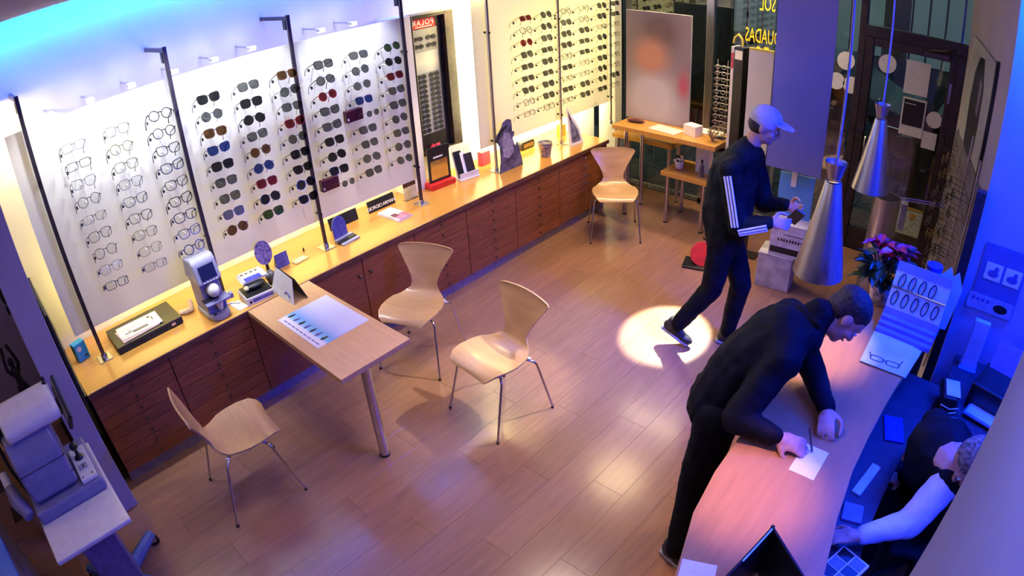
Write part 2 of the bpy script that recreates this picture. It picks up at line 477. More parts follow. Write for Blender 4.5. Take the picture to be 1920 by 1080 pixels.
for x in (3.29, 3.43):
    B(x, x + 0.055, 5.490, 5.4928, 0.47, 0.525).build('brown_square', 'ochre_print', gb)
# yellow lettering on the outside of the window, so it reads mirrored from inside
mat('yellow_letters', (0.92, 0.62, 0.02), 0.5, var=0.03)
Mt = lambda x, z, k: frame_mx((x, 5.496, z), (-1, 0, 0), (0, 0, 1)) @ Matrix.Diagonal((k, 1, 1, 1))
text_mesh('window_lettering', 'DE SOL', 0.20, 'yellow_letters', w2, Mt(1.86, 2.19, 0.46))
text_mesh('window_lettering', 'GRADUADAS', 0.20, 'yellow_letters', w2, Mt(1.845, 1.87, 0.46))
text_mesh('window_lettering', '59', 0.36, 'yellow_letters', w2, Mt(1.755, 1.64, 0.48))
# street
struct(B(-3.5, 6.5, 5.60, 7.2, -0.16, -0.03).build('pavement', 'paving'))
struct(B(-6, 9, 7.2, 12.0, -0.26, -0.13).build('road', 'asphalt'))
pv = bpy.data.objects['pavement']
for i in range(10):
    for j in range(3):
        o = B(-0.245, 0.245, -0.245, 0.245, 0, 0.02).build('paving_slab', 'paving', pv, bevel=0.004, seg=1)
        o.location = (-0.6 + 0.5 * i, 5.86 + 0.5 * j, -0.03)
mat('car_paint', (0.012, 0.05, 0.06), 0.18, 0.3, var=0.05, coat=0.8)
mat('car_glass', (0.01, 0.014, 0.018), 0.05, var=0.05)
mat('tyre', (0.012, 0.012, 0.013), 0.8)
def car(label, x, y, flip):
    t = thing('parked_car', label, 'car', (x, y, -0.13), PI if flip else 0)
    side = [(-2.05, 0.30), (-2.08, 0.55), (-1.95, 0.80), (-1.15, 0.92), (-0.55, 1.36), (0.75, 1.42), (1.55, 1.02), (2.02, 0.92), (2.10, 0.55), (2.05, 0.28)]
    MB().prism(side, -0.82, 0.82, frame_mx((0, 0, 0), (1, 0, 0), (0, 0, 1))).build('car_body', 'car_paint', t, smooth=False, bevel=0.06, seg=3)
    for s in (-1, 1):
        for wx in (-1.28, 1.28):
            w = MB().prism([(0.31 * math.cos(2 * PI * i / 24), 0.31 * math.sin(2 * PI * i / 24)) for i in range(24)], -0.10, 0.10, frame_mx((wx, s * 0.76, 0.31), (1, 0, 0), (0, 0, 1))).build('wheel', 'tyre', t, bevel=0.02)
            h = MB()
            for q in range(10):
                a = 2 * PI * q / 10
                h.tube([(wx, s * 0.868, 0.31), (wx + 0.19 * math.cos(a), s * 0.872, 0.31 + 0.19 * math.sin(a))], [0.03, 0.014], 5)
            h.tube([(wx + 0.2 * math.cos(2 * PI * i / 20), s * 0.868, 0.31 + 0.2 * math.sin(2 * PI * i / 20)) for i in range(21)], 0.014, 5)
            h.build('wheel_rim', 'chrome', w)
        for poly in ([(-1.02, 0.95), (-0.52, 1.30), (0.02, 1.33), (0.02, 0.95)], [(0.08, 0.95), (0.08, 1.33), (0.70, 1.35), (1.32, 1.02), (1.30, 0.95)]):
            MB().prism(poly, 0, 0.012, frame_mx((0, s * 0.825 + (0.006 if s < 0 else -0.006), 0), (1, 0, 0), (0, 0, 1))).build('side_window', 'car_glass', t)
    return t
car('dark teal car parked in the street behind the left window', 0.95, 8.75, False)
car('dark car parked in the street beyond the glass door', 5.2, 8.75, True)
t = thing('motor_scooter', 'dark scooter with a round headlight parked outside the glass door', 'scooter', (3.10, 6.45, -0.01), 0)
for y, r in ((-0.12, 0.20), (1.05, 0.20)):
    MB().tube([(r * math.cos(q) * 0 , y + r * math.cos(q), 0.25 + r * math.sin(q)) for q in [2 * PI * i / 20 for i in range(21)]], 0.05, 8).build('wheel', 'tyre', t, smooth=True)
MB().prism([(-0.17, 0.45), (0.17, 0.45), (0.14, 0.80), (0.07, 0.95), (-0.07, 0.95), (-0.14, 0.80)], -0.05, 0.05, frame_mx((0, 0.05, 0), (1, 0, 0), (0, 0.12, 1))).build('front_fairing', 'car_paint', t, bevel=0.02)
B(-0.14, 0.14, 0.15, 1.2, 0.28, 0.36).build('floorboard', 'black', t, bevel=0.02)
MB().ell((0, 0.95, 0.58), (0.16, 0.40, 0.22)).build('rear_body', 'car_paint', t, smooth=True)
MB().ell((0, 0.80, 0.80), (0.13, 0.36, 0.06)).build('seat', 'black', t, smooth=True)
hl_ = MB().ell((0, -0.02, 0.86), (0.115, 0.05, 0.115)).build('headlight', 'sticker', t, smooth=True)
MB().tube([(0.118 * math.cos(q), -0.03, 0.86 + 0.118 * math.sin(q)) for q in [2 * PI * i / 24 for i in range(25)]], 0.012, 6).build('headlight_ring', 'chrome', hl_, smooth=True)
MB().tube([(-0.34, 0.14, 1.00), (-0.15, 0.04, 1.02), (0.15, 0.04, 1.02), (0.34, 0.14, 1.00)], 0.016, 8).build('handlebar', 'dark_steel', t, smooth=True)
for s in (-1, 1):
    MB().tube([(s * 0.25, 0.1, 1.0), (s * 0.32, 0.05, 1.22)], 0.007, 6).build('mirror_stalk', 'dark_steel', t)
    MB().ell((s * 0.33, 0.04, 1.26), (0.055, 0.015, 0.04)).build('mirror', 'chrome', t, smooth=True)
    MB().tube([(s * 0.06, 0.02, 0.70), (s * 0.06, -0.12, 0.25)], 0.02, 8).build('fork', 'chrome', t, smooth=True)
fc = tag(B(-5, 9, 12.0, 12.3, -0.13, 6).build('street_building', 'paving'), 'dark building across the street seen through the shop window', 'building')
mat('lit_window', (0.5, 0.6, 0.55), 0.5, emit=0.14, emit_col=(0.5, 0.7, 0.75), var=0.05, scale=2)
mat('shutter', (0.16, 0.22, 0.30), 0.5)
for x in (-1.4, 0.4, 2.2, 4.0):
    wv = B(x, x + 1.3, 11.97, 12.0, 0.9, 2.5).build('window', 'lit_window', fc)
    for q in range(4):
        B(x + 0.02 + 0.32 * q, x + 0.05 + 0.32 * q, 11.94, 11.97, 0.9, 2.5).build('window_bar', 'dark_frame', wv)
for q in range(12):
    B(5.45 + 0.16 * q, 5.57 + 0.16 * q, 11.95, 12.0, 0.0, 3.4).build('shutter_slat', 'shutter', fc)

# ------------------------------------------------------------------ long counter: cabinets, plinth, worktop, desk
wt = thing('worktop', 'long yellow wood worktop running along the display wall', 'worktop', (0, 0, 0.75))
B(-0.215, 0.470, -0.415, 4.75, -0.035, 0.0).build('top_board', 'counter_wood', wt, bevel=0.002)
B(0.470, 0.480, -0.415, 4.75, -0.037, 0.0).build('edge_band', 'edge_wood', wt, bevel=0.002)
struct(B(0.385, 0.43, -0.41, 4.72, 0.0, 0.085).build('baseboard_left', mat('plinth_alu', (0.30, 0.27, 0.36), 0.35, 0.5)))
knob_me = MB().lathe([(0.004, 0), (0.004, 0.010), (0.0085, 0.014), (0.0095, 0.020), (0.006, 0.024)], 10).xf(Matrix.Rotation(PI / 2, 4, 'Y')).mesh('knob', 'dark_steel', True)
knob_bright = knob_me.copy(); knob_bright.materials.clear(); knob_bright.materials.append(MATS['chrome'])
units = [(-0.41, 0.157, 'd', 'drawer cabinet at the near end of the counter beside the grey partition'),
         (0.157, 0.762, 'd', 'drawer cabinet just left of the desk that juts out'),
         (0.762, 1.20, 'p', 'plain cabinet section hidden behind the jutting desk'),
         (1.20, 2.20, 'c', 'two-door cabinet with dark knobs right of the jutting desk'),
         (2.20, 2.749, 'd', 'drawer cabinet behind the backrest of the wooden chair at the counter'),
         (2.749, 3.345, 'd', 'drawer cabinet below the brochure holder'),
         (3.345, 3.955, 'd', 'drawer cabinet below the woman cut-out and bucket'),
         (3.955, 4.74, 'd', 'drawer cabinet at the far end with bright knobs')]
for ui, (a, b, kind, lab) in enumerate(units):
    t = thing('drawer_cabinet' if kind == 'd' else 'base_cabinet', lab, 'cabinet', (0, 0, 0.085), group='cabinets under the long worktop')
    B(-0.20, 0.438, a + 0.001, b - 0.001, 0.0, 0.628).build('carcass', 'cabinet_dark', t)
    if kind == 'd':
        n = 7
        for i in range(n):
            z0 = 0.006 + i * 0.622 / n
            dr = B(0.438, 0.458, a + 0.003, b - 0.003, z0, z0 + 0.622 / n - 0.005).build('drawer', 'cabinet_wood', t, bevel=0.0015, seg=1)
            put('knob', knob_bright if ui == 7 else knob_me, dr, (0.458, 0.5 * (a + b), z0 + 0.043))
    elif kind == 'c':
        mid = 1.70
        for (c, d, ky) in ((a, mid, mid - 0.05), (mid, b, mid + 0.05)):
            dr = B(0.438, 0.458, c + 0.003, d - 0.003, 0.006, 0.622).build('door', 'cabinet_wood', t, bevel=0.0015, seg=1)
            k = put('knob', knob_me, dr, (0.458, ky, 0.50)); k.scale = (1.4, 1.4, 1.4)
    else:
        B(0.438, 0.458, a + 0.003, b - 0.003, 0.006, 0.622).build('front_panel', 'cabinet_wood', t, bevel=0.0015, seg=1)
t = thing('desk', 'light wood desk jutting out from the worktop on one steel leg', 'desk', (0, 0, 0))
B(0.482, 1.553, 0.756, 1.239, 0.715, 0.75).build('desk_top', 'desk_wood', t, bevel=0.0025)
B(0.60, 1.46, 0.94, 0.98, 0.685, 0.714).build('under_rail', 'dark_steel', t)
MB().lathe([(0.030, 0.012), (0.030, 0.684)], 24, (1.475, 0.957, 0)).build('leg', 'chrome', t, smooth=True)
MB().lathe([(0.034, 0.0), (0.034, 0.012)], 24, (1.475, 0.957, 0)).build('foot', 'black', t, smooth=True)

# ------------------------------------------------------------------ display panels with poles
def pole(y, label, clamps, base=True):
    t = thing('support_pole', label, 'pole', (0.165, y, 0.75), group='steel poles carrying the display panels')
    B(-0.010, 0.010, -0.013, 0.013, 0.006, 1.70).build('rod', 'dark_steel' if y < 3 else 'brushed_steel', t, bevel=0.003)
    B(-0.055, 0.055, -0.048, 0.048, 0.0, 0.006).build('base_plate', 'chrome', t, bevel=0.002)
    MB().lathe([(0.021, 0.006), (0.021, 0.03), (0.017, 0.036)], 14).build('collar', 'chrome', t, smooth=True)
    for z in clamps:
        MB().tube([(-0.042, 0, z), (0.022, 0, z)], 0.010, 10).build('clamp', 'black', t, smooth=True)
    B(-0.385, -0.010, -0.010, 0.010, 1.665, 1.69).build('wall_bracket', 'dark_steel', t)
    B(-0.055, -0.015, -0.016, 0.016, 1.60, 1.665).build('bracket_block', 'black', t, bevel=0.003)
pole(-0.19, 'dark steel pole at the left end of the big panel beside the cyan box', (0.28, 1.20))
pole(0.736, 'dark steel pole rising behind the lens meter', (0.45, 1.30))
pole(1.60, 'dark steel pole beside the blue arched stand', (0.27, 1.20))
pole(2.54, 'dark steel pole at the right end of the big panel', (0.32, 1.25))
pole(3.43, 'steel pole behind the woman cut-out', (0.28, 1.25))
pole(4.37, 'steel pole at the middle of the yellow-lit panel', (0.30, 1.25))
pole(5.24, 'steel pole at the window end of the yellow-lit panel', (0.30, 1.25))
ROWZ = [2.08 - 0.1082 * i for i in range(9)]
COLY1 = [0.05, 0.323, 0.60, 0.922, 1.20, 1.485, 1.765, 2.055, 2.35]
COLY2 = [3.80, 4.08, 4.37, 4.65, 4.95, 5.19]
PEG = MB().tube([(0, 0, 0), (0.055, 0, 0)], 0.004, 6).mesh('peg', 'white_plastic')
TAGM = MB().box(-0.004, 0.008, -0.005, 0.005, -0.012, 0.004).mesh('security_tag', 'black')
def panel(label, panes, z0, z1, mname, cols):
    t = thing('eyewear_display', label, 'display panel', (0.112, 0, 0.75), group='frosted eyewear display panels')
    for a, b in panes:
        B(-0.004, 0.004, a + 0.001, b - 0.001, z0 - 0.75, z1 - 0.75).build('panel_pane', mname, t)
    for ci, y in enumerate(cols):
        for ri, z in enumerate(ROWZ):
            if (len(cols) == 9 and (ci, ri) in ((6, 8), (7, 4))) or (len(cols) == 6 and ci == 2):
                continue
            put('peg', PEG, t, (0.004, y, z - 0.75 - 0.035))
    return t
panel('big frosted white panel hung with nine columns of eyewear', [(-0.313, 0.736), (0.736, 1.60), (1.60, 2.56)], 0.952, 2.25, 'frosted_panel', COLY1)
panel('yellow-lit frosted panel near the window with six columns of eyewear', [(3.30, 4.37), (4.37, 5.28)], 0.98, 2.52, 'lightbox_panel', COLY2)
for i, (y, z) in enumerate([(-0.006, 2.264), (0.253, 2.264), (0.526, 2.268), (0.817, 2.27), (1.098, 2.27), (1.374, 2.275), (1.923, 2.28), (2.197, 2.275)]):
    t = thing('panel_spotlight', '%s small white lamp from the left above the big panel edge' % ORD[i], 'lamp', (0.03, y, z), group='small lamps above the big panel')
    B(-0.25, -0.02, -0.006, 0.006, 0.0, 0.010).build('arm', 'chrome', t)
    B(-0.03, 0.025, -0.026, 0.026, -0.012, 0.014).build('lamp_head', 'white_plastic', t, bevel=0.004)
    B(-0.024, 0.018, -0.020, 0.020, -0.015, -0.012).build('lens', mat('lamp_lens', (1, 0.97, 0.9), 0.4, emit=6.0), t)
    light('panel_spotlight_beam', 'POINT', (-0.08, y, z + 0.05), 0.32, (0.95, 0.97, 1.0), shadow_soft_size=0.02)
    light('panel_spotlight_beam', 'SPOT', (0.42, y, z + 0.30), 44, (0.92, 0.96, 1.0), (0.11, y, 1.70), spot_size=1.5, spot_blend=0.9, shadow_soft_size=0.03)
# ------------------------------------------------------------------ eyewear
def outline(kind, n=22):
    pts = []
    for i in range(n):
        a = 2 * PI * i / n
        c, s = math.cos(a), math.sin(a)
        if kind == 'round':
            y, z = 0.0245 * c, 0.0235 * s
        elif kind == 'rect':
            e = 0.42
            y, z = 0.027 * math.copysign(abs(c) ** e, c), 0.018 * math.copysign(abs(s) ** e, s)
        elif kind == 'way':
            e = 0.62
            y, z = 0.027 * math.copysign(abs(c) ** e, c), 0.022 * math.copysign(abs(s) ** e, s)
            y *= 1.0 + 0.10 * s
        elif kind == 'cat':
            e = 0.7
            y, z = 0.0275 * math.copysign(abs(c) ** e, c), 0.0215 * math.copysign(abs(s) ** e, s)
            z += 0.007 * max(0, c) * (1 if s > 0 else 0.2)
            y *= 1.0 + 0.08 * s
        else:  # aviator
            y, z = 0.0275 * c, 0.024 * s
            z -= 0.004 * (c if c > 0 else 0)
            y *= 1.0 - 0.10 * (s if s < 0 else 0) * -1
        pts.append((y, z * 1.06))
    return pts
EYE = {}
def eyewear_meshes(kind, fm, lm, thick):
    key = (kind, fm, lm, thick)
    if key in EYE:
        return EYE[key]
    ol = outline(kind)
    fr = MB()
    lens = []
    n = len(ol)
    for s in (1, -1):
        cy = s * 0.0345
        vs, fs = [], []
        for (y, z) in ol:
            yy = y * s
            q = Vector((yy, z)); d = q.normalized() * thick
            wr = -0.10 * abs(cy + yy) ** 1.0 * 0.6 + 0.004
            for (dx, k) in ((0.0018, 0), (0.0018, 1), (-0.0018, 1), (-0.0018, 0)):
                vs.append((dx + wr, cy + yy + d.x * k, z + d.y * k))
        for i in range(n):
            j = (i + 1) % n
            for k in range(4):
                fs.append((4 * i + k, 4 * j + k, 4 * j + (k + 1) % 4, 4 * i + (k + 1) % 4))
        fr.add(vs, fs)
        lp = [(y * s, z) for (y, z) in ol]
        M = frame_mx((0.0, cy, 0), (0, 1, 0), (0, 0, 1))
        lens.append(MB().prism([(a * 1.01, b * 1.01) for a, b in lp], -0.0006, 0.0006, M).mesh('lens', lm))
    bz = 0.010
    fr.tube([(0.003, -0.011, bz), (0.006, -0.004, bz + 0.004), (0.006, 0.004, bz + 0.004), (0.003, 0.011, bz)], max(0.0016, thick * 0.7), 6)
    for s in (1, -1):
        fr.tube([(-0.001, s * 0.060, 0.012), (-0.004, s * 0.068, 0.013), (-0.010, s * 0.0695, 0.012)], max(0.002, thick * 0.8), 6)
    tm = []
    for s in (1, -1):
        w = max(0.0014, thick * 0.62)
        tm.append(MB().tube([(-0.010, s * 0.0695, 0.012), (-0.055, s * 0.0690, 0.011), (-0.095, s * 0.067, 0.008), (-0.112, s * 0.065, -0.002), (-0.127, s * 0.064, -0.022)], [w * 1.3, w * 1.1, w, w, w * 1.2], 6).mesh('temple', fm))
    EYE[key] = (fr.mesh('frame', fm), lens, tm)
    return EYE[key]
for nm, c, r in (('frame_black', (0.010, 0.010, 0.012), 0.25), ('frame_brown', (0.085, 0.035, 0.015), 0.3), ('frame_red', (0.20, 0.012, 0.02), 0.3), ('frame_blue', (0.02, 0.03, 0.12), 0.3), ('frame_gold', (0.45, 0.30, 0.10), 0.3), ('frame_grey', (0.12, 0.12, 0.13), 0.3), ('frame_olive', (0.10, 0.10, 0.02), 0.3)):
    mat(nm, c, r, 0.6 if nm == 'frame_gold' else 0.0, var=0.2, scale=60)
pane_mat('lens_clear', (0.97, 0.98, 0.98), 0.08, 0.97)
pane_mat('lens_dark', (0.16, 0.16, 0.17), 0.35, 1.0)
pane_mat('lens_grey', (0.36, 0.37, 0.37), 0.35, 1.0)
pane_mat('lens_brown', (0.34, 0.24, 0.16), 0.35, 1.0)
pane_mat('lens_red', (0.38, 0.14, 0.16), 0.35, 1.0)
pane_mat('lens_blue', (0.18, 0.24, 0.48), 0.35, 1.0)
pane_mat('lens_green', (0.20, 0.28, 0.18), 0.35, 1.0)
KN = {'round': 'round', 'rect': 'rectangular', 'way': 'square', 'cat': 'cat-eye', 'avi': 'aviator'}
def eyewear(name, label, x, y, z, kind, fm, lm, thick, pitch=0.42, yaw=0.0, group=None, scale=1.0, roll=0.0, tg=True):
    fr, lens, tm = eyewear_meshes(kind, fm, lm, thick)
    t = thing(name, label, 'sunglasses' if name == 'sunglasses' else 'glasses', (x, y, z), 0, group)
    t.rotation_euler = Euler((roll, -pitch, yaw), 'XYZ')
    t.scale = (scale,) * 3
    put('frame', fr, t)
    for l in lens:
        put('lens', l, t)
    for q in tm:
        put('temple', q, t)
    if tg:
        put('security_tag', TAGM, t, (-0.075, -0.062, 0.0))
    return t
CN = {'frame_black': 'black', 'frame_brown': 'brown', 'frame_red': 'dark red', 'frame_blue': 'navy', 'frame_gold': 'gold', 'frame_grey': 'grey', 'frame_olive': 'olive'}
rg = random.Random(3)
for ci, y in enumerate(COLY1):
    for ri, z in enumerate(ROWZ):
        if (ci, ri) in ((6, 8), (7, 4)):
            continue
        if ci < 3:
            kind = rg.choice(['round', 'rect', 'way', 'cat']) if not (ci == 2) else rg.choice(['round', 'way', 'cat'])
            fm = {0: rg.choice(['frame_black', 'frame_black', 'frame_grey']), 1: rg.choice(['frame_brown', 'frame_grey', 'frame_black', 'frame_olive']), 2: 'frame_black'}[ci]
            thick = {0: rg.choice([0.0018, 0.0034, 0.0026]), 1: rg.choice([0.0022, 0.0030]), 2: rg.choice([0.0044, 0.0036])}[ci]
            lm, nm, w = 'lens_clear', 'eyeglasses', 'eyeglasses'
        else:
            kind = rg.choice(['way', 'cat', 'round', 'way', 'avi'])
            lm = rg.choice(['lens_dark', 'lens_grey', 'lens_grey', 'lens_dark'])
            fm = 'frame_black'
            if (ci, ri) in ((3, 2), (4, 4), (5, 0), (3, 8)): lm, fm = 'lens_brown', 'frame_brown'
            if (ci, ri) in ((5, 3), (6, 2), (8, 2), (4, 6)): lm, fm = 'lens_red', 'frame_red'
            if (ci, ri) in ((3, 3), (7, 3), (4, 5)): lm, fm = 'lens_blue', 'frame_blue'
            if (ci, ri) in ((4, 8), (8, 0)): lm = 'lens_green'
            thick = 0.0032 if lm != 'lens_grey' or ci == 6 else 0.0024
            if ci == 8 or (ci == 7 and ri > 1): thick = rg.choice([0.0016, 0.0022, 0.0012])
            nm, w = 'sunglasses', 'sunglasses'
        eyewear(nm, '%s %s %s, %s from top in the %s column of the big panel' % (CN[fm], KN[kind], w, ORD[ri], ORD[ci]), 0.262, y, z, kind, fm, lm, thick, group='eyewear on the big panel', pitch=0.40 + rg.uniform(-0.08, 0.10), yaw=rg.uniform(-0.10, 0.06), scale=1.16, roll=rg.uniform(-0.05, 0.05))
mat('case_maroon', (0.085, 0.006, 0.018), 0.4, var=0.2)
for (ci, ri, wd, lab) in ((6, 8, 0.0, 'dark maroon plaque with a pale stripe at the bottom of the seventh column'), (7, 4, 0.0, 'dark maroon plaque holding round lenses in the eighth column of the big panel')):
    t = thing('brand_plaque', lab, 'plaque', (0.118, COLY1[ci] - 0.015, ROWZ[ri] - 0.01), group='maroon plaques on the big panel')
    B(0, 0.045, -0.085, 0.06, -0.045, 0.040).build('plaque_block', 'case_maroon', t, bevel=0.003)
    B(0.045, 0.0456, -0.078, -0.066, -0.03, -0.012).build('label_strip', 'paper', t)
    eyewear('sunglasses', 'round dark sunglasses resting on the %s maroon plaque' % ('lower' if ri == 8 else 'upper'), 0.292, COLY1[ci] + 0.04, ROWZ[ri] + 0.005, 'round', 'frame_grey', 'lens_grey', 0.0014, group='eyewear on the big panel', scale=0.9, pitch=0.15, tg=False)
for ci, y in enumerate(COLY2):
    for ri, z in enumerate(ROWZ):
        kind = rg.choice(['way', 'cat', 'round', 'rect'])
        fm = 'frame_black'
        lm = rg.choice(['lens_grey', 'lens_clear', 'lens_grey'])
        if ci == 0 and ri in (0, 2): fm, lm = 'frame_red', 'lens_red'
        if ci == 0 and ri in (7, 8): fm, lm = 'frame_grey', 'lens_clear'
        if ci == 3 and ri == 5: fm, lm = 'frame_olive', 'lens_clear'
        th = 0.0026 if ci < 3 else rg.choice([0.0013, 0.002])
        eyewear('sunglasses' if lm != 'lens_clear' else 'eyeglasses', '%s %s %s, %s from top in the %s column of the yellow-lit panel' % (CN[fm], KN[kind], 'sunglasses' if lm != 'lens_clear' else 'eyeglasses', ORD[ri], ORD[ci]), 0.262, y, z, kind, fm, lm, th, group='eyewear on the yellow-lit panel', pitch=0.42 + rg.uniform(-0.06, 0.06), yaw=rg.uniform(-0.06, 0.06), scale=1.16)

# ------------------------------------------------------------------ niche between the panels: mirror, its reflected sunglasses built as a board
t = thing('mirror_board', 'tall dark framed mirror with built-in reflection of sunglasses and red header, between the two panels', 'display board', (-0.10, 2.82, 1.02))
B(-0.11, -0.03, 0.0, 0.46, 0.0, 1.20).build('back_box', 'black', t)
for bx in ((-0.03, 0.02, 0.0, 0.018, 0, 1.2), (-0.03, 0.02, 0.36, 0.46, 0, 1.2), (-0.03, 0.02, 0.018, 0.36, 1.17, 1.2), (-0.03, 0.02, 0.018, 0.36, 0.0, 0.02)):
    B(*bx).build('frame_bar', 'dark_frame', t, bevel=0.003)
B(-0.03, -0.024, 0.022, 0.305, 0.17, 1.075).build('grey_board', mat('board_grey', (0.24, 0.24, 0.25), 0.5, var=0.06), t)
hd = B(-0.03, -0.018, 0.022, 0.285, 1.08, 1.16).build('red_header', 'red_plastic', t)
mat('white_print', (0.85, 0.85, 0.85), 0.5, var=0.02)
text_mesh('header_text', 'POLAR', 0.068, 'white_print', hd, frame_mx((-0.0172, 0.155, 1.125), (0, -1, 0), (0, 0, 1)), spacing=1.15)
B(-0.018, -0.0172, 0.07, 0.25, 1.088, 1.094).build('header_line', 'white_print', hd)
B(-0.024, -0.0225, 0.035, 0.29, 0.70, 0.88).build('pale_picture', paint_mat('blur_pale', [(0.0, (0.40, 0.41, 0.40)), (0.5, (0.60, 0.60, 0.50)), (1.0, (0.45, 0.46, 0.45))], 2, 0.70, 0.88), t)
MB().tube([(0.0, 0.10 + 0.11 * i / 5, 0.045 + 0.025 * math.sin(i * 2.2)) for i in range(6)], [0.012, 0.02, 0.022, 0.02, 0.018, 0.01], 7).build('red_cloth', mat('pink_red', (0.55, 0.02, 0.07), 0.5, var=0.3), t, smooth=True)
ol = outline('avi', 16)
mini = MB()
for s in (-1, 1):
    mini.prism([(a * s * 0.95, b) for a, b in ol], 0, 0.004, frame_mx((0, s * 0.028, 0), (0, 1, 0), (0, 0, 1)))
mini.tube([(0.003, -0.006, 0.01), (0.004, 0, 0.013), (0.003, 0.006, 0.01)], 0.002, 5)
mini_me = mini.mesh('small_sunglasses', 'black')
zr = [0.20 + 0.043 * i for i in range(12)] + [0.93, 0.995]
for i, zz in enumerate(zr):
    for j, yy in enumerate((0.092, 0.232)):
        o = put('small_sunglasses', mini_me, None, (-0.1235, 2.82 + yy, 1.02 + zz)); o.scale = (1, 1.0, 0.72)
        tag(o, 'small dark sunglasses, %s row from bottom, %s pair reflected in the niche mirror' % ((ORD + ['fourteenth'])[i], ('left', 'right')[j]), 'sunglasses', 'sunglasses reflected in the niche mirror')
struct(B(-0.218, -0.06, 2.585, 2.80, 0.752, 2.23).build('trim_4', 'wall_white'))

# ------------------------------------------------------------------ chairs (moulded plywood shell, four steel legs)
def chair(label, loc, face):
    """face: direction (x, y) the sitter looks; built facing +x"""
    t = thing('plywood_chair', label, 'chair', (loc[0], loc[1], 0), math.atan2(face[1], face[0]), group='moulded plywood chairs')
    # profile from front lip to top of back: (x, z, half width)
    prof = [(0.215, 0.418, 0.150), (0.205, 0.436, 0.176), (0.17, 0.446, 0.198), (0.10, 0.446, 0.213), (0.02, 0.440, 0.214), (-0.05, 0.437, 0.200), (-0.11, 0.440, 0.172), (-0.150, 0.455, 0.140), (-0.175, 0.480, 0.108), (-0.190, 0.515, 0.096), (-0.205, 0.560, 0.106), (-0.222, 0.620, 0.136), (-0.240, 0.680, 0.172), (-0.255, 0.730, 0.203), (-0.264, 0.762, 0.215), (-0.268, 0.780, 0.205), (-0.270, 0.790, 0.170)]
    nx = 12
    m = len(prof)
    top, bot = [], []
    for i, (x, z, w) in enumerate(prof):
        a = Vector((prof[min(i + 1, m - 1)][0] - prof[max(i - 1, 0)][0], prof[min(i + 1, m - 1)][1] - prof[max(i - 1, 0)][1]))
        nrm = Vector((a.y, -a.x)).normalized()
        if nrm.y < 0 and i < 8: nrm = -nrm
        if nrm.x < 0 and i >= 8: nrm = -nrm
        for j in range(nx + 1):
            s = -1 + 2 * j / nx
            y = w * s
            dish = 0.020 * (s * s) * (1.0 if i < 6 else (0.4 if i < 9 else 0.9)) * (0.6 if i < 2 else 1)
            if i >= 13: dish *= 0.8
            px, pz = x + nrm.x * dish, z + nrm.y * dish
            if i >= 14: pz -= 0.012 * s * s
            top.append((px + nrm.x * 0.0055, y, pz + nrm.y * 0.0055))
            bot.append((px - nrm.x * 0.0055, y, pz - nrm.y * 0.0055))
    N = len(top)
    W = nx + 1
    f_top = [(i * W + j, (i + 1) * W + j, (i + 1) * W + j + 1, i * W + j + 1) for i in range(m - 1) for j in range(nx)]
    f_bot = [tuple(N + k for k in reversed(f)) for f in f_top]
    rim = [j for j in range(W)] + [i * W + nx for i in range(1, m)] + [(m - 1) * W + j for j in range(nx - 1, -1, -1)] + [i * W for i in range(m - 2, 0, -1)]
    f_rim = [(rim[k], N + rim[k], N + rim[(k + 1) % len(rim)], rim[(k + 1) % len(rim)]) for k in range(len(rim))]
    # orient: test first top face
    me = bpy.data.meshes.new('shell')
    me.from_pydata(top + bot, [], f_top + f_bot + f_rim)
    for mn in ('chair_wood', 'chair_wood_shaded', 'chair_edge'):
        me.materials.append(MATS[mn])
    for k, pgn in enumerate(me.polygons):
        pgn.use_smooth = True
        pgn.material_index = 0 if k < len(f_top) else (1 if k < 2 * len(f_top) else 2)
    bm = bmesh.new(); bm.from_mesh(me); bmesh.ops.recalc_face_normals(bm, faces=bm.faces); bm.to_mesh(me); bm.free()
    try: me.set_sharp_from_angle(angle=0.8)
    except Exception: pass
    put('shell', me, t)
    B(-0.05, 0.07, -0.06, 0.06, 0.414, 0.430).build('mount_plate', 'black', t, bevel=0.004)
    for sx, sy in ((1, 1), (1, -1), (-1, 1), (-1, -1)):
        fx, fy = (0.225 * sx + (-0.02 if sx < 0 else 0), 0.235 * sy)
        kx, ky = (0.135 * sx - 0.01, 0.190 * sy)
        lg = MB().tube([(0.03 * sx, 0.035 * sy, 0.413), (kx * 0.8, ky * 0.82, 0.416), (kx * 0.97, ky * 0.97, 0.408), (kx * 1.06, ky * 1.05, 0.385), (fx, fy, 0.012)], 0.0075, 10).build('leg', 'chrome', t, smooth=True)
        MB().tube([(fx - 0.001, fy - 0.001, 0.0), (fx, fy, 0.018)], 0.0095, 10).build('foot_cap', 'black', lg)
        MB().tube([(kx * 0.86, ky * 0.86, 0.412), (kx * 0.86, ky * 0.86, 0.432)], 0.012, 8).build('pad', 'white_plastic', lg)
    return t
chair('light plywood chair facing the jutting desk, its back against the counter drawers', (0.90, 1.79), (0.40, -0.92))
chair('light plywood chair in the middle of the floor, right of the jutting desk', (1.73, 1.72), (-0.10, -1.0))
chair('light plywood chair on the near side of the desk, seen edge-on to its back', (1.09, 0.24), (0.12, 1.0))
chair('light plywood chair at the far end of the counter beside the display tables', (0.87, 4.27), (0.62, -0.78))
# ------------------------------------------------------------------ things on the long worktop (z = 0.75)
Z = 0.75
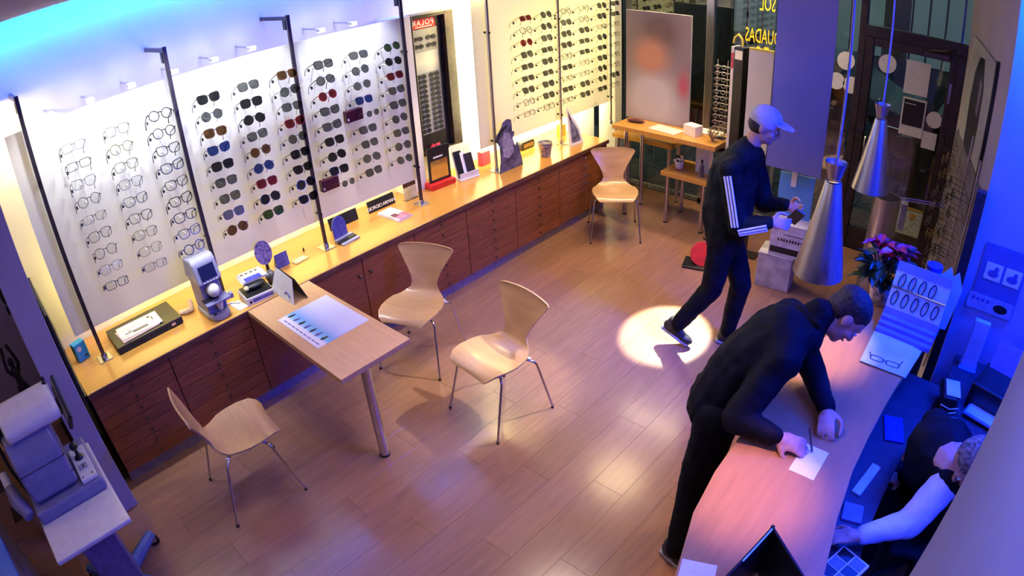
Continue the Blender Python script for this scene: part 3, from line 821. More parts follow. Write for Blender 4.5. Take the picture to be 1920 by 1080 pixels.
# cyan box leaning in the corner
t = thing('cyan_box', 'small bright cyan box leaning in the near corner of the worktop', 'box', (0.03, -0.315, Z), 0.25)
mat('cyan', (0.03, 0.42, 0.75), 0.4, var=0.1)
B(-0.03, 0.03, -0.045, 0.045, 0, 0.125).build('box_body', 'cyan', t, bevel=0.003)
MB().prism([(0.018 * math.cos(2 * PI * i / 16), 0.018 * math.sin(2 * PI * i / 16)) for i in range(16)], 0, 0.001, frame_mx((0.030, -0.012, 0.085), (0, 1, 0), (0, 0, 1))).build('pale_dot', 'paper', t)
B(0.030, 0.031, 0.012, 0.032, 0.02, 0.032).build('dark_mark', 'black', t)
# flat black case with papers
t = thing('black_case', 'flat black case lying under papers on the worktop', 'case', (0, 0, Z))
B(-0.07, 0.235, -0.095, 0.385, 0.004, 0.026).build('case_base', 'black_matte', t, bevel=0.004)
B(-0.07, 0.235, -0.095, 0.385, 0.027, 0.050).build('case_lid', 'black', t, bevel=0.004)
for s in (-0.02, 0.30):
    B(-0.05, 0.21, s, s + 0.02, 0.0, 0.004).build('foot_strip', 'black_matte', t)
B(0.235, 0.239, 0.30, 0.33, 0.018, 0.036).build('latch', 'chrome', t)
def sheet(name, label, x0, x1, y0, y1, z, rz, m='paper', h=0.002, marks=(), group=None):
    cx, cy = 0.5 * (x0 + x1), 0.5 * (y0 + y1)
    t = thing(name, label, 'paper', (cx, cy, z), rz, group)
    B(x0 - cx, x1 - cx, y0 - cy, y1 - cy, 0, h).build('sheet', m, t)
    for (a, b, c, d, mm) in marks:
        B(a - cx, b - cx, c - cy, d - cy, h, h + 0.0006).build('print_mark', mm, t)
    return t
sheet('paper_sheet', 'pinkish lower sheet of the papers on the black case', 0.02, 0.205, -0.045, 0.23, Z + 0.051, 0.06, mat('pink_paper', (0.75, 0.55, 0.56), 0.6), 0.004, group='papers on the black case')
sheet('paper_sheet', 'white top sheet printed with black bars on the black case', 0.0, 0.185, -0.035, 0.265, Z + 0.056, -0.03, marks=((0.12, 0.13, 0.0, 0.17, 'black'), (0.135, 0.15, 0.06, 0.17, 'black'), (0.03, 0.05, 0.19, 0.21, 'black'), (0.05, 0.10, 0.215, 0.222, 'black'), (0.10, 0.108, 0.03, 0.05, 'black')), group='papers on the black case')
# curved pale shoehorn-like tray
MB().tube([(0.10, 0.415, Z + 0.008), (0.125, 0.45, Z + 0.008), (0.13, 0.49, Z + 0.008), (0.115, 0.50, Z + 0.02), (0.09, 0.508, Z + 0.06)], [0.014, 0.02, 0.02, 0.018, 0.012], 10, k=1.6, side=(1, 0, 0)).build('curved_stand', mat('peach', (0.72, 0.48, 0.30), 0.4), None, smooth=True)
tag(bpy.data.objects['curved_stand'], 'small peach curved stand between black case and lens meter', 'stand')
# lens meter
t = thing('lens_meter', 'lavender-grey lens meter with a dark screen on the worktop', 'instrument', (0.30, 0.60, Z), 0.02); t.scale = (1, 1, 0.93)
MB().prism([(-0.13, -0.075), (0.06, -0.078), (0.11, -0.065), (0.14, -0.03), (0.145, 0.0), (0.14, 0.03), (0.11, 0.065), (0.06, 0.078), (-0.13, 0.075)], 0.0, 0.045).build('base', 'grey_plastic', t, bevel=0.012, seg=3)
MB().prism([(-0.13, 0.045), (0.085, 0.045), (0.06, 0.20), (0.055, 0.29), (-0.13, 0.29)], -0.070, 0.070, frame_mx((0, 0, 0), (1, 0, 0), (0, 0, 1))).build('column', 'violet_plastic', t, bevel=0.012, seg=3)
hdp = [(-0.13, 0.29), (0.095, 0.275), (0.055, 0.42), (0.02, 0.452), (-0.10, 0.44)]
hd = MB().prism(hdp, -0.085, 0.085, frame_mx((0, 0, 0), (1, 0, 0), (0, 0, 1))).build('head', 'grey_plastic', t, bevel=0.014, seg=3)
sd = Vector((0.055 - 0.095, 0, 0.42 - 0.275)).normalized()
Ms = frame_mx((0.0785, 0, 0.345), (0, 1, 0), sd)
MB().prism([(-0.055, -0.045), (0.055, -0.045), (0.055, 0.055), (-0.055, 0.055)], 0.001, 0.005, Ms).build('screen', 'black', hd)
for i in range(5):
    MB().prism([(-0.05 + 0.022 * i, -0.062), (-0.036 + 0.022 * i, -0.062), (-0.036 + 0.022 * i, -0.054), (-0.05 + 0.022 * i, -0.054)], 0.001, 0.006, Ms).build('button', 'white_plastic', hd)
MB().ell((0.085, 0.0, 0.215), (0.060, 0.042, 0.050)).build('nose_cone', 'white_plastic', t, smooth=True)
tr = B(0.05, 0.145, -0.088, 0.088, 0.135, 0.148).build('frame_table', 'violet_plastic', t, bevel=0.004)
B(0.10, 0.14, 0.085, 0.108, 0.120, 0.158).build('lever', 'violet_plastic', tr, bevel=0.006)
B(0.06, 0.10, -0.088, 0.02, 0.150, 0.162).build('rest_bar', 'dark_steel', tr)
MB().lathe([(0.014, 0.066), (0.020, 0.09), (0.028, 0.128), (0.022, 0.130)], 14, (0.105, 0.01, 0)).build('lens_support', 'white_plastic', t, smooth=True)
MB().lathe([(0.018, 0.130), (0.018, 0.134)], 14, (0.105, 0.01, 0)).build('lens_ring', 'black', t, smooth=True)
B(0.118, 0.124, -0.055, -0.035, 0.052, 0.062).build('switch', 'black', t)
MB().tube([(-0.02, 0.085, 0.01), (0.0, 0.13, 0.006), (0.05, 0.17, 0.006)], 0.005, 6).build('cable', 'white_plastic', t)
sheet('paper_sheet', 'small pale note between lens meter and leaflet boxes', 0.30, 0.43, 0.715, 0.785, Z, 0.1)
# leaflet boxes left of the tent card
t = thing('leaflet_box', 'low white and blue leaflet box at the corner of worktop and desk', 'box', (0.36, 0.895, Z), -0.1)
B(-0.09, 0.09, -0.10, 0.10, 0.0, 0.055).build('box_body', 'white_plastic', t, bevel=0.003)
B(0.09, 0.0915, -0.06, 0.09, 0.015, 0.040).build('blue_front', 'blue_card', t)
B(0.0915, 0.0925, -0.085, -0.068, 0.015, 0.035).build('dark_mark', 'black', t)
B(-0.085, 0.085, -0.095, 0.095, 0.055, 0.058).build('dark_lid', 'black', t)
t = thing('eyeglass_case', 'black eyeglass case with a pale clasp on top of leaflet box', 'case', (0.34, 0.90, Z + 0.059), -0.1)
MB().ell((0, 0, 0.022), (0.05, 0.085, 0.022)).build('case_shell', 'black', t, smooth=True)
MB().ell((0.02, -0.062, 0.022), (0.024, 0.020, 0.018)).build('clasp', mat('pale_gold', (0.6, 0.5, 0.28), 0.4), t, smooth=True)
t = thing('leaflet_stack', 'tilted pale leaflets with a blue stripe above the black case', 'leaflets', (0.27, 0.93, Z + 0.104), -0.12)
for i in range(5):
    B(-0.075, 0.075, -0.095 + 0.004 * i, 0.095 - 0.003 * i, 0.003 * i, 0.003 * i + 0.0026).build('leaflet', 'paper' if i % 2 == 0 else 'grey_plastic', t)
B(0.02, 0.075, -0.07, 0.05, 0.015, 0.0165).build('blue_stripe', mat('royal', (0.02, 0.04, 0.55), 0.4), t)
for i in range(4):
    B(-0.05, -0.03, -0.07 + 0.035 * i, -0.05 + 0.035 * i, 0.0147, 0.0153).build('print_mark', 'black', t)
mat('petal_print', (0.36, 0.26, 0.52), 0.5, col2=(0.03, 0.02, 0.12), scale=55)
t = thing('oval_stand', 'purple patterned oval disc on a dark stand behind leaflet boxes', 'stand', (0.185, 1.10, Z), -0.25)
MB().prism([(0.062 * math.cos(2 * PI * i / 28), 0.088 * math.sin(2 * PI * i / 28)) for i in range(28)], -0.005, 0.005, frame_mx((0, -0.01, 0.185), (0, 1, 0), (-0.12, 0, 1))).build('oval_disc', 'petal_print', t, bevel=0.002)
MB().tube([(0, -0.005, 0.012), (0, -0.005, 0.11)], [0.016, 0.010], 8).build('stem', 'black', t)
MB().lathe([(0.045, 0), (0.045, 0.008), (0.02, 0.014)], 18).build('foot', 'grey_plastic', t, smooth=True)
t = thing('dark_ornament', 'dark patterned trinket tray between the oval disc and the tent card', 'tray', (0.285, 1.06, Z), 0)
MB().ell((0, 0, 0.05), (0.045, 0.038, 0.048)).build('bowl', mat('dark_pattern', (0.16, 0.15, 0.16), 0.4, col2=(0.01, 0.01, 0.012), scale=45), t, smooth=True)
MB().lathe([(0.035, 0), (0.03, 0.012)], 14).build('foot', 'black', t)
# tent card
t = thing('tent_card', 'grey and black folded tent card standing at the root of the desk', 'card', (0.53, 1.055, Z), 0.0)
for s in (-1, 1):
    MB().prism([(-0.15, 0), (0.15, 0), (0.11, 0.155 if s < 0 else 0.155), (-0.11, 0.175)], -0.0015, 0.0015, frame_mx((0, s * 0.055, 0.001), (1, 0, 0), (0, -s * 0.31, 1))).build('card_side', 'sticker' if s < 0 else 'black', t)
MB().tube([(-0.11, 0, 0.170), (0.11, 0, 0.151)], 0.003, 5).build('fold_edge', 'black', t)
MB().tube([(0.03, -0.046, 0.04), (0.05, -0.043, 0.055), (0.08, -0.045, 0.05), (0.10, -0.05, 0.035)], 0.005, 6).build('print_curve', 'blue_card', t)
t = thing('blue_card_stand', 'small purple-blue card standing behind the tent card', 'card', (0.15, 1.235, Z), 0.0)
MB().prism([(-0.052, 0), (0.052, 0), (0.052, 0.105), (-0.052, 0.105)], -0.0012, 0.0012, frame_mx((0, 0, 0.001), (0, 1, 0), (-0.15, 0, 1))).build('card_front', 'blue_card', t)
MB().prism([(-0.052, 0), (0.052, 0), (0.052, 0.095), (-0.052, 0.095)], -0.001, 0.001, frame_mx((-0.05, 0, 0.001), (0, 1, 0), (0.35, 0, 1))).build('card_back', 'paper', t)
t = thing('price_plaque', 'small flat yellowish price plaque lying on the worktop', 'plaque', (0.165, 1.365, Z), 0.1)
B(-0.035, 0.035, -0.06, 0.06, 0, 0.006).build('plaque', mat('plaque_gold', (0.72, 0.58, 0.28), 0.35), t, bevel=0.002)
B(-0.015, 0.005, -0.04, 0.04, 0.006, 0.0066).build('text_bar', 'paper', t)
tag(B(0.06, 0.075, 1.455, 1.462, Z, Z + 0.03).build('short_pen', 'black', None, bevel=0.001), 'tiny upright black pen stub behind the price plaque', 'pen')
# blue arched stand right of pole
t = thing('arched_stand', 'blue arched upright plate with a stepped pale base beside pole', 'stand', (0.19, 1.76, Z), 0.12)
arch = [(-0.075, 0.02), (0.055, 0.02), (0.06, 0.12)] + [(0.06 * math.cos(a) - 0.005, 0.125 + 0.065 * math.sin(a)) for a in [0.2 + 0.35 * i for i in range(8)]] + [(-0.075, 0.12)]
MB().prism(arch, -0.006, 0.006, frame_mx((-0.03, 0, 0), (0, 1, 0), (-0.14, 0, 1))).build('arch_plate', mat('deep_blue_print', (0.03, 0.03, 0.26), 0.3, col2=(0.10, 0.11, 0.40), scale=26), t, bevel=0.002)
for i in range(3):
    B(-0.035 + 0.035 * i, 0.0 + 0.035 * i, -0.08, 0.085, 0.0, 0.030 - 0.008 * i).build('step', 'grey_plastic' if i != 1 else 'black', t, bevel=0.003)
# two black name plates
for (yc, lab, txt) in ((1.915, 'plain black name plate leaning on the wall behind the arched stand', None), (2.295, 'black name plate with white letters leaning on the wall', 'GIORGIO ARMANI')):
    t = thing('name_plate', lab, 'sign', (-0.045, yc, Z), 0, group='black name plates')
    Mp = frame_mx((0, 0, 0.001), (0, 1, 0), (-0.22, 0, 1))
    MB().prism([(-0.135, 0), (0.135, 0), (0.135, 0.095), (-0.135, 0.095)], -0.004, 0.004, Mp).build('plate', 'black', t, bevel=0.001)
    B(-0.045, -0.006, -0.10, 0.10, 0.0, 0.004).build('easel', 'black_matte', t)
    if txt:
        text_mesh('lettering', txt, 0.040, 'white_print', t, Mp @ Matrix.Translation((0, 0.032, 0.0045)), 0.0004, 0.86)
mat('pink_print', (0.55, 0.16, 0.32), 0.45, var=0.3, scale=30)
t = thing('leaflet_pile', 'pile of white and pink leaflets in front of name plate', 'leaflets', (0.155, 2.265, Z), 0.05)
for i in range(4):
    B(-0.13, 0.13, -0.075 + 0.003 * i, 0.075 - 0.002 * i, 0.004 * i, 0.004 * i + 0.0036).build('leaflet', 'paper', t)
B(0.03, 0.13, -0.055, 0.065, 0.016, 0.0166).build('pink_half', 'pink_print', t)
B(0.0, 0.06, -0.05, 0.0, 0.0166, 0.0172).build('plum_blot', mat('plum', (0.12, 0.01, 0.08), 0.5, var=0.3, scale=40), t)
t = thing('acrylic_sign', 'small clear acrylic sign with a brown top beside the pole', 'sign', (0.01, 2.57, Z), 0)
Mp = frame_mx((0, 0, 0.0), (0, 1, 0), (-0.1, 0, 1))
MB().prism([(-0.075, 0), (0.06, 0), (0.06, 0.15), (-0.075, 0.15)], -0.002, 0.002, Mp).build('plate', mat('acrylic', (0.70, 0.62, 0.42), 0.15, alpha=0.75), t)
MB().prism([(-0.073, 0.112), (0.058, 0.112), (0.058, 0.148), (-0.073, 0.148)], 0.0021, 0.003, Mp).build('brown_strip', mat('dark_brown', (0.05, 0.02, 0.012), 0.4), t)
B(-0.03, 0.02, -0.075, 0.06, 0, 0.004).build('foot', 'clear_glass', t)
t = thing('framed_mirror', 'small black framed mirror board on a bright red base', 'mirror', (0.0, 2.905, Z), -0.06)
B(-0.055, 0.055, -0.135, 0.125, 0.0, 0.05).build('red_base', 'red_plastic', t, bevel=0.004)
for bx in ((-0.115, -0.095, 0.05, 0.36), (0.095, 0.115, 0.05, 0.36), (-0.095, 0.095, 0.05, 0.07), (-0.095, 0.095, 0.24, 0.36)):
    B(-0.008, 0.008, *bx).build('frame_bar', 'black', t, bevel=0.002)
B(-0.004, 0.002, -0.095, 0.095, 0.07, 0.24).build('mirror_plate', mat('gold_mirror', (0.85, 0.66, 0.26), 0.12, 0.9), t)
B(0.008, 0.0086, -0.06, 0.04, 0.262, 0.276).build('pale_lettering', 'white_print', t)
t = thing('brochure_holder', 'clear slanted brochure holder with black and white brochures', 'holder', (0.03, 3.175, Z), -0.15)
B(-0.075, 0.075, -0.105, 0.105, 0.0, 0.008).build('base', 'white_plastic', t, bevel=0.003)
Mp = frame_mx((0.02, 0, 0.008), (0, 1, 0), (-0.30, 0, 1))
MB().prism([(-0.10, 0), (0.10, 0), (0.10, 0.30), (-0.10, 0.30)], -0.004, 0.0, Mp).build('back_plate', mat('pale_acrylic', (0.75, 0.74, 0.60), 0.2, alpha=0.7), t)
B(0.055, 0.062, -0.10, 0.10, 0.008, 0.06).build('front_lip', 'white_plastic', t)
for i, (a, b, hh, mm) in enumerate(((-0.09, -0.01, 0.24, 'black'), (-0.03, 0.02, 0.22, 'white_print'), (0.0, 0.085, 0.20, 'dark_steel'))):
    MB().prism([(a, 0.005), (b, 0.005), (b, hh), (a, hh)], 0.004 + 0.008 * i, 0.011 + 0.008 * i, Mp).build('brochure', mm, t)
tag(B(-0.08, -0.02, 3.44, 3.55, Z, Z + 0.13).build('pink_box', mat('pink_glow', (0.75, 0.10, 0.16), 0.5, var=0.05), None, bevel=0.003), 'small pink box at the back between brochure holder and cut-out', 'box')
# woman cut-out standee
sil = [(-0.15, 0.0), (0.155, 0.0), (0.15, 0.06), (0.135, 0.13), (0.12, 0.20), (0.105, 0.235), (0.085, 0.20), (0.07, 0.22), (0.055, 0.28), (0.075, 0.30), (0.085, 0.33), (0.055, 0.345), (0.06, 0.40), (0.055, 0.45), (0.01, 0.465), (-0.045, 0.445), (-0.075, 0.40), (-0.10, 0.375), (-0.14, 0.345), (-0.155, 0.30), (-0.135, 0.275), (-0.115, 0.24), (-0.115, 0.18), (-0.12, 0.10)]
t = thing('woman_cutout', 'flat blue-grey cut-out of a figure in a hat standing on worktop', 'cut-out', (0.245, 3.535, Z), -0.02)
MB().prism(sil, -0.003, 0.003, frame_mx((0, 0, 0.001), (0, 1, 0), (-0.06, 0, 1))).build('board', mat('cutout_print', (0.15, 0.14, 0.22), 0.4, col2=(0.025, 0.022, 0.05), scale=14), t)
MB().prism([(-0.085, 0.14), (-0.02, 0.11), (0.045, 0.15), (0.055, 0.24), (0.02, 0.335), (-0.04, 0.35), (-0.085, 0.30)], 0.0031, 0.0042, frame_mx((0, 0, 0.001), (0, 1, 0), (-0.06, 0, 1))).build('pale_face', mat('cutout_pale', (0.36, 0.33, 0.42), 0.4, var=0.25, scale=30), t)
MB().prism([(-0.16, 0.30), (-0.10, 0.385), (0.0, 0.42), (0.0, 0.40), (-0.09, 0.345), (-0.14, 0.28)], 0.0043, 0.0052, frame_mx((0, 0, 0.001), (0, 1, 0), (-0.06, 0, 1))).build('hat_brim', 'black_matte', t)
B(-0.06, -0.003, -0.10, 0.12, 0, 0.004).build('foot', 'black', t)
t = thing('clutch_case', 'black rounded clutch with a gold front lying at the back of worktop', 'case', (-0.03, 4.05, Z), 0.0)
MB().prism([(-0.10, 0.02), (-0.085, 0.0), (0.085, 0.0), (0.10, 0.02), (0.10, 0.065), (0.085, 0.085), (-0.085, 0.085), (-0.10, 0.065)], -0.035, 0.035, frame_mx((0, 0, 0), (0, 1, 0), (0, 0, 1))).build('shell', 'black', t, bevel=0.006)
MB().prism([(-0.06, 0.022), (0.075, 0.022), (0.075, 0.06), (-0.06, 0.06)], 0.035, 0.037, frame_mx((0, 0, 0), (0, 1, 0), (0, 0, 1))).build('gold_front', mat('gold_plate', (0.32, 0.22, 0.08), 0.3, 0.6), t)
t = thing('tin_bucket', 'small patterned tin bucket on the worktop', 'bucket', (0.275, 3.985, Z), 0.4)
MB().lathe([(0.046, 0.0), (0.050, 0.01), (0.068, 0.135), (0.071, 0.140), (0.066, 0.140), (0.062, 0.125), (0.0, 0.10)], 20, closed=False).build('pail', mat('bucket_print', (0.45, 0.40, 0.38), 0.4, col2=(0.06, 0.05, 0.06), scale=38), t, smooth=True)
MB().prism([(0.046 * math.cos(2 * PI * i / 20), 0.046 * math.sin(2 * PI * i / 20)) for i in range(20)], 0, 0.004).build('bottom', 'dark_steel', t)
MB().tube([(0, -0.07, 0.13), (0.05, -0.05, 0.115), (0.075, 0.0, 0.10), (0.05, 0.05, 0.115), (0, 0.07, 0.13)], 0.003, 6).build('bail_handle', 'chrome', t)
t = thing('pointed_sign', 'tall pointed sign with a dark photo beside the bucket', 'sign', (0.31, 4.42, Z), 0.0)
Mp = frame_mx((0, 0, 0.001), (0.12, 1, 0), (-0.10, 0, 1))
MB().prism([(-0.09, 0.0), (0.10, 0.0), (0.06, 0.16), (-0.085, 0.40)], -0.004, 0.004, Mp).build('board', 'paper', t)
MB().prism([(-0.06, 0.03), (0.07, 0.03), (0.035, 0.15), (-0.068, 0.32)], 0.0041, 0.005, Mp).build('photo', mat('photo_dark', (0.28, 0.30, 0.40), 0.35, col2=(0.05, 0.03, 0.08), scale=18), t)
MB().prism([(-0.07, 0.28), (-0.035, 0.25), (-0.078, 0.36)], 0.0051, 0.0056, Mp).build('red_tip', 'case_maroon', t)
B(-0.09, -0.004, -0.06, 0.06, 0, 0.004).build('foot', 'paper', t)
tag(B(-0.03, 0.03, 4.54, 4.62, Z, Z + 0.12).build('orange_box', 'orange_wood', None, bevel=0.003), 'small orange box behind the pointed sign', 'box')
eyewear('eyeglasses', 'clear-framed eyeglasses lying on the worktop behind the bucket', 0.05, 4.22, Z + 0.033, 'round', 'frame_grey', 'lens_clear', 0.0014, pitch=0.0, yaw=-0.3, tg=False)
eyewear('eyeglasses', 'wire eyeglasses lying on the worktop left of the pointed sign', 0.20, 4.30, Z + 0.033, 'way', 'frame_gold', 'lens_clear', 0.0013, pitch=0.0, yaw=0.3, tg=False)
# brochure on the desk
t = thing('brochure', 'open pale blue brochure lying on the jutting desk', 'brochure', (0.98, 1.02, Z), 0.0)
B(-0.232, 0.232, -0.187, 0.187, 0, 0.003).build('pages', paint_mat('brochure_print', [(0.0, (0.66, 0.64, 0.80)), (0.14, (0.70, 0.68, 0.84)), (0.20, (0.20, 0.45, 0.80)), (0.30, (0.14, 0.33, 0.70)), (0.42, (0.36, 0.42, 0.78)), (0.6, (0.50, 0.54, 0.86)), (1.0, (0.60, 0.62, 0.86))], 1, -0.187, 0.187, 0.03, 20), t)
for i in range(7):
    x = -0.20 + 0.062 * i
    MB().tube([(x + 0.002 * k, -0.125 + 0.016 * k, 0.0038) for k in range(4)], [0.007, 0.013, 0.010, 0.006], 6, k=1.0).xf(Matrix.Diagonal((1, 1, 0.28, 1)) @ Matrix.Translation((0, 0, 0.0085))).build('model_photo', 'black' if i % 2 == 0 else 'blue_card', t)
for i in range(9):
    B(-0.19 + 0.045 * i, -0.155 + 0.045 * i, -0.164, -0.156, 0.003, 0.0034).build('print_mark', 'blue_card', t)
# ------------------------------------------------------------------ display tables by the window
def table(name, label, x0, x1, y0, y1, z, legs, th=0.04, m='counter_wood', r=0.021):
    cx, cy = 0.5 * (x0 + x1), 0.5 * (y0 + y1)
    t = thing(name, label, 'table', (cx, cy, 0), 0, group='nested display tables')
    B(x0 - cx, x1 - cx, y0 - cy, y1 - cy, z - th, z).build('table_top', m, t, bevel=0.003)
    for (lx, ly) in legs:
        lg = MB().lathe([(r, 0.012), (r, z - th - 0.001)], 16, (lx - cx, ly - cy, 0)).build('leg', 'chrome', t, smooth=True)
        MB().lathe([(r + 0.003, 0.0), (r + 0.003, 0.012)], 16, (lx - cx, ly - cy, 0)).build('foot', 'black', lg)
    return t
table('display_table', 'tall display table carrying the large portrait poster', 0.57, 1.69, 4.665, 5.12, 0.95, ((0.70, 4.72), (0.70, 5.03), (1.645, 4.71), (1.645, 5.06)), 0.045)
table('display_table', 'yellow middle-height table behind the tall display table', 0.31, 1.03, 5.06, 5.36, 0.72, ((0.36, 5.11), (0.36, 5.31), (0.98, 5.11), (0.98, 5.31)), 0.05)
table('display_table', 'low display table with a flower pot under the tall table', 1.08, 1.60, 4.76, 5.20, 0.55, ((1.14, 4.80), (1.14, 5.13), (1.54, 4.80), (1.54, 5.13)), 0.045)
poster_skin = [(0.0, (0.55, 0.54, 0.60)), (0.28, (0.62, 0.60, 0.68)), (0.48, (0.60, 0.54, 0.58)), (0.58, (0.48, 0.26, 0.18)), (0.72, (0.56, 0.30, 0.21)), (0.82, (0.36, 0.21, 0.18)), (0.92, (0.42, 0.34, 0.36)), (1.0, (0.46, 0.43, 0.48))]
t = thing('portrait_poster', 'large upright poster of a person in white standing on tall table', 'poster', (0.88, 5.00, 0.95), 0.0)
B(-0.36, 0.36, -0.006, 0.012, 0.0, 1.105).build('board', mat('poster_edge', (0.38, 0.36, 0.40), 0.5), t, bevel=0.002)
def blurmat(name):
    m = bpy.data.materials.new(name); m.use_nodes = True
    nt = m.node_tree; b = nt.nodes['Principled BSDF']; N, L = nt.nodes.new, nt.links.new
    tc = N('ShaderNodeTexCoord'); L_ = L
    def blob(cx, cz, rx, rz):
        mp = N('ShaderNodeMapping'); mp.vector_type = 'TEXTURE'
        mp.inputs['Location'].default_value = (cx, 0, cz); mp.inputs['Scale'].default_value = (rx, 1, rz)
        L(tc.outputs['Object'], mp.inputs['Vector'])
        gr = N('ShaderNodeTexGradient'); gr.gradient_type = 'QUADRATIC_SPHERE'
        L(mp.outputs[0], gr.inputs['Vector'])
        return gr.outputs['Fac']
    cur = None
    base = (0.19, 0.14, 0.16)
    for (c, args, k) in (((0.30, 0.26, 0.30), (0.0, 0.1, 0.9, 0.6), 2.0), ((0.10, 0.055, 0.05), (0.02, 0.92, 0.42, 0.40), 1.9), ((0.46, 0.44, 0.52), (-0.06, 0.24, 0.46, 0.46), 2.8), ((0.36, 0.06, 0.10), (0.29, 0.42, 0.13, 0.26), 1.5), ((0.40, 0.18, 0.12), (-0.08, 0.66, 0.32, 0.30), 2.4)):
        mx = N('ShaderNodeMix'); mx.data_type = 'RGBA'
        mu = N('ShaderNodeMath'); mu.operation = 'MULTIPLY'; mu.inputs[1].default_value = k; mu.use_clamp = True
        L(blob(*args), mu.inputs[0]); L(mu.outputs[0], mx.inputs[0])
        if cur is None: mx.inputs[6].default_value = (*base, 1)
        else: L(cur, mx.inputs[6])
        mx.inputs[7].default_value = (*c, 1)
        cur = mx.outputs[2]
    L(cur, b.inputs['Base Color']); b.inputs['Roughness'].default_value = 0.5
    MATS[name] = m
    return m
blurmat('portrait_print')
B(-0.355, 0.355, -0.0085, -0.0062, 0.006, 1.10).build('portrait_print', 'portrait_print', t)
for s in (-1, 1):
    MB().tube([(s * 0.2, 0.014, 0.9), (s * 0.2, 0.075, 0.0)], 0.006, 6).build('easel_strut', 'dark_steel', t)
t = thing('toy_car', 'dark red pair of folded frames on the tall table', 'glasses case', (0.72, 4.86, 0.95), 0.15)
MB().ell((0, 0, 0.02), (0.10, 0.03, 0.02)).build('case_shell', 'case_maroon', t, smooth=True)
B(-0.05, 0.08, -0.031, -0.027, 0.012, 0.020).build('trim_strip', 'black', t)
t.name = 'folded_case'
t = sheet('paper_sheet', 'pale pink leaflets spread on the tall table before the poster', 0.93, 1.24, 4.74, 4.92, 0.95, -0.1, mat('pale_pink', (0.78, 0.62, 0.60), 0.5), 0.006)
t = thing('white_carton', 'small white carton on the right of the tall table', 'carton', (1.36, 4.86, 0.95), -0.25)
B(-0.075, 0.075, -0.055, 0.055, 0, 0.10).build('carton_body', 'paper', t, bevel=0.002)
B(-0.075, 0.075, 0.0, 0.004, 0.10, 0.101).build('tape', 'sticker', t)
sheet('paper_sheet', 'white tray-like sheet behind the white carton', 1.32, 1.58, 4.94, 5.10, 0.95, 0.0, 'paper', 0.012)
# black hanging goods card on a hook stand, spectacle wire rack
t = thing('side_display', 'tall narrow black and white display tower with a yellow hook', 'display', (1.80, 4.86, 0), -0.22)
B(-0.05, 0.07, -0.08, 0.08, 0.0, 0.05).build('base', 'black', t, bevel=0.004)
B(-0.03, 0.07, -0.06, 0.06, 0.05, 1.86).build('tower_body', 'black', t, bevel=0.004)
wf = B(-0.062, -0.032, -0.06, 0.06, 0.9, 1.855).build('white_side', 'sticker', t)
B(-0.058, -0.034, -0.0625, -0.0605, 1.66, 1.80).build('red_mark', 'pink_red', wf)
B(-0.02, 0.06, -0.0625, -0.0605, 1.75, 1.83).build('white_label', 'paper', t)
MB().tube([(0.03, -0.02, 1.86), (0.02, -0.02, 1.93), (-0.02, -0.02, 1.965), (-0.06, -0.02, 1.93), (-0.07, -0.02, 1.88)], 0.010, 8).build('hook', mat('hook_yellow', (0.75, 0.60, 0.10), 0.4), t, smooth=True)
rk = thing('wire_rack', 'wire rack stacked with small silver frames beside black tower', 'rack', (1.60, 4.93, 0.95), 0)
for s in (-1, 1):
    MB().tube([(s * 0.05, 0, 0.0), (s * 0.05, 0, 0.75)], 0.005, 6).build('upright', 'chrome', rk)
B(-0.07, 0.07, -0.05, 0.05, 0.0, 0.008).build('rack_base', 'chrome', rk)
for i in range(12):
    w = MB()
    zz = 0.05 + 0.058 * i
    for s in (-1, 1):
        w.tube([(s * 0.032 + 0.022 * math.cos(a), -0.045, zz + 0.018 * math.sin(a)) for a in [2 * PI * k / 10 for k in range(11)]], 0.0035, 5)
    w.tube([(-0.065, -0.045, zz), (-0.065, 0.03, zz - 0.01)], 0.003, 5); w.tube([(0.065, -0.045, zz), (0.065, 0.03, zz - 0.01)], 0.003, 5)
    w.tube([(-0.07, 0, zz), (0.07, 0, zz)], 0.003, 5)
    w.build('silver_frame', 'brushed_steel', rk)
t = thing('white_display_card', 'white display board with a yellow top edge behind the walking person', 'display board', (2.08, 4.66, 0), 0.0)
B(-0.13, 0.13, -0.06, 0.06, 0, 0.02).build('foot', 'dark_steel', t)
B(-0.02, 0.02, -0.01, 0.02, 0.02, 1.20).build('post', 'dark_steel', t)
B(-0.112, 0.112, -0.03, -0.01, 1.0, 1.885).build('board', mat('lavender_white', (0.62, 0.60, 0.70), 0.5, var=0.04, scale=3), t, bevel=0.002)
B(-0.112, 0.112, -0.031, -0.009, 1.885, 1.905).build('yellow_edge', 'hook_yellow', t)
# flower pot, bottle and sign on the low table
t = thing('flower_pot', 'small white flower pot with pale blossoms on the low table', 'plant', (1.20, 4.92, 0.55), 0)
MB().lathe([(0.062, 0), (0.066, 0.012)], 16).build('saucer', mat('terracotta', (0.35, 0.12, 0.05), 0.6), t)
MB().lathe([(0.036, 0.012), (0.052, 0.085), (0.046, 0.085), (0.0, 0.07)], 16, closed=False).build('pot', 'white_plastic', t, smooth=True)
fl = random.Random(5)
lv = MB(); bl = MB()
for i in range(14):
    a = fl.uniform(0, 2 * PI); r = fl.uniform(0.01, 0.05); zz = fl.uniform(0.09, 0.15)
    (bl if i % 2 else lv).ell((r * math.cos(a), r * math.sin(a), zz), (0.018, 0.018, 0.012), nu=7, nv=5)
lv.build('leaves', mat('dark_leaf', (0.03, 0.06, 0.02), 0.6, var=0.3, scale=30), t); bl.build('blossoms', mat('pale_petal', (0.70, 0.66, 0.45), 0.6), t)
t = thing('small_sign_board', 'plain grey-white board standing on the low table', 'sign', (1.44, 4.97, 0.55), 0)
